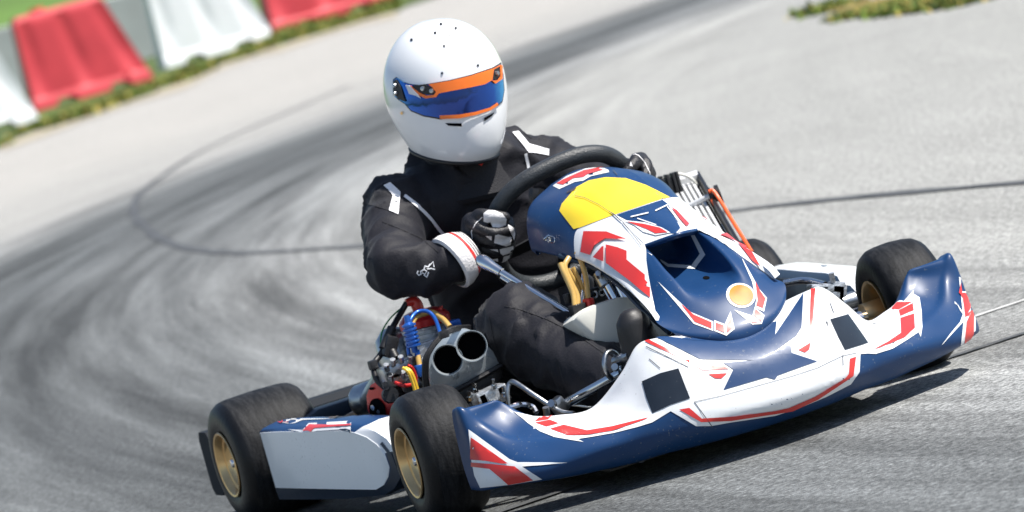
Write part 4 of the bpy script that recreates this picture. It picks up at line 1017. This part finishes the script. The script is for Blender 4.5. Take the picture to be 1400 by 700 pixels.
tag(blades('verge_grass', along(ep, 3600, (-.9,4.5)), .04, .12, [G1, G2, G3]), 'green and dry grass growing along the foot of the plastic barriers', 'grass', kind='stuff')
isl = [gp(1160,22),gp(1200,19),gp(1260,14),gp(1330,5),gp(1400,-12)]
isl_far = [(p[0]+cdir.x*2.6, p[1]+cdir.y*2.6) for p in isl]
tag(sheet('dirt_island', isl+isl_far[::-1], .01, mat('dry_dirt', (.24,.17,.05), .95, 0, 0, .3, 5, .4, 30)), kind='structure')
tag(blades('grass_island', along(isl, 3000, (.03,2.0)), .02, .055, [G1, G2, G3], .02), 'dry yellowish grass patch on the inside of the bend behind the kart', 'grass', kind='stuff')

# ---- plastic barriers
BW = mat('white_barrier_plastic', (.80,.82,.84), .5, 0, 0, .05, 3); BR = mat('red_barrier_plastic', (.62,.05,.065), .5, 0, 0, .12, 3)
def barrier(px0, px1, ybase, h, material, label, yaw=.22):
    """base from px0 to px1 along the picture's horizontal; ybase at px0"""
    p = at(px0, ybase, 'z', 0); dist = (p-CAM_P).dot(fw)
    W = (px1-px0)/math.cos(R(15.5))/FPX*dist
    H = h/FPX*dist
    o = empty('road_barrier', p, label, 'barrier', 'plastic barriers along the track edge')
    xd = (cr*math.cos(yaw)+cdir*math.sin(yaw)); yd = Vector((-xd.y, xd.x, 0)); yd = yd if yd.dot(cdir) > 0 else -yd
    D = W*.42
    def q(u, v, w): # u along 0..1, v height 0..1, w depth 0..1
        tap = .17*v; td = .30*v
        return tuple(xd*(W*(.03*v+u*(1-.27*v)))+yd*(D*(td*.5+w*(1-td)))+Vector((0,0,H*v)))
    bm = bmesh.new(); us = np.linspace(0,1,25)
    ring = [(u, 0.) for u in us]+[(1, w) for w in (.33,.66)]+[(u, 1.) for u in us[::-1]]+[(0, w) for w in (.66,.33)]
    rows = []
    for v in (.0,.10,.13,.16,.5,.88,.95,1.):
        row = []
        for (u, w) in ring:
            ins = .0
            if .16 <= v <= .88 and w in (0., 1.): ins = .05*max(0, math.sin(u*math.pi*5))**2*(1 if w == 0 else -1)
            out = -.05 if v <= .10 and w == 0. else (.05 if v <= .10 and w == 1. else 0)
            if v > .96: u = .5+(u-.5)*.93; w = .5+(w-.5)*.8
            zz = v
            if v == 0. and w in (0.,1.) and (.18 < u < .36 or .64 < u < .82): zz = .075
            row.append(q(u, zz, w+ins+out))
        rows.append(row)
    grid(bm, rows, 0, 1, 1, closed=True)
    bm.faces.new([bm.verts.new(c) for c in rows[-1]])
    bmesh.ops.remove_doubles(bm, verts=bm.verts[:], dist=.0005)
    b = finish(bm, 'barrier_shell', material, angle=40); b.parent = o
    bm = bmesh.new(); lathe(bm, [(0,0),(0,.09),(.05,.09),(.05,0)], q(.3,1.,.5), (0,0,1), 16); c = finish(bm, 'filler_cap', material); c.parent = o
    bm = bmesh.new(); lathe(bm, [(0,.02),(-.03,.05),(-.03,0)], q(.82,.12,0), tuple(yd), 14)
    c = finish(bm, 'drain_plug', material); c.parent = o
    return o
barrier(-118, 57, 214, 150, BW, 'white plastic barrier at the left end of the row, cut off by the photo edge')
barrier(50, 214, 154, 132, BR, 'red plastic barrier between two white ones, nearer of the two red barriers')
barrier(228, 380, 95, 128, BW, 'white plastic barrier standing between the two red barriers')
barrier(376, 545, 48, 125, BR, 'red plastic barrier furthest along the row, its top cut off by the photo')
# pale wall behind the barriers
bm = bmesh.new(); a = gp(-60,190); 
wa = Vector((CAM_P.x,CAM_P.y,0))+cdir*78+cr*(-16); box(bm, (0,0,.55), (26,.3,1.1), 0, .03)
w = finish(bm, 'low_wall', mat('pale_concrete', (.55,.56,.56), .8, 0, 0, .15, 2, .2, 20), smooth=False); w.location = wa+Vector((0,0,0)); w.rotation_euler = (0,0,math.atan2(cr.y, cr.x))
tag(w, 'low pale concrete wall in the grass behind the plastic barriers', 'wall')

# ================================================================== LIGHT
SUN_EL = R(60); sd = (cr*.95-cdir*.28); az = math.atan2(sd.x, sd.y)   # from the right of the picture, a little towards the camera
wd = bpy.data.worlds.new('World'); C.world = wd; wd.use_nodes = True; nt = wd.node_tree
sky = nt.nodes.new('ShaderNodeTexSky'); sky.sky_type = 'NISHITA'; sky.sun_disc = False; sky.sun_elevation = SUN_EL; sky.sun_rotation = az
bg = nt.nodes['Background']; bg.inputs['Strength'].default_value = .085
nt.links.new(sky.outputs[0], bg.inputs['Color'])
sl = bpy.data.lights.new('sun', 'SUN'); sl.energy = 4.9; sl.angle = R(.6); sl.color = (1,.955,.89)
so = bpy.data.objects.new('sun', sl); col.objects.link(so)
S3 = Vector((math.sin(az)*math.cos(SUN_EL), math.cos(az)*math.cos(SUN_EL), math.sin(SUN_EL)))
so.rotation_euler = S3.to_track_quat('Z', 'Y').to_euler(); so.location = (0,0,20)
vs = C.view_settings; vs.view_transform = 'Standard'; vs.look = 'None'; vs.gamma = 1; vs.exposure = .66; vs.use_curve_mapping = False
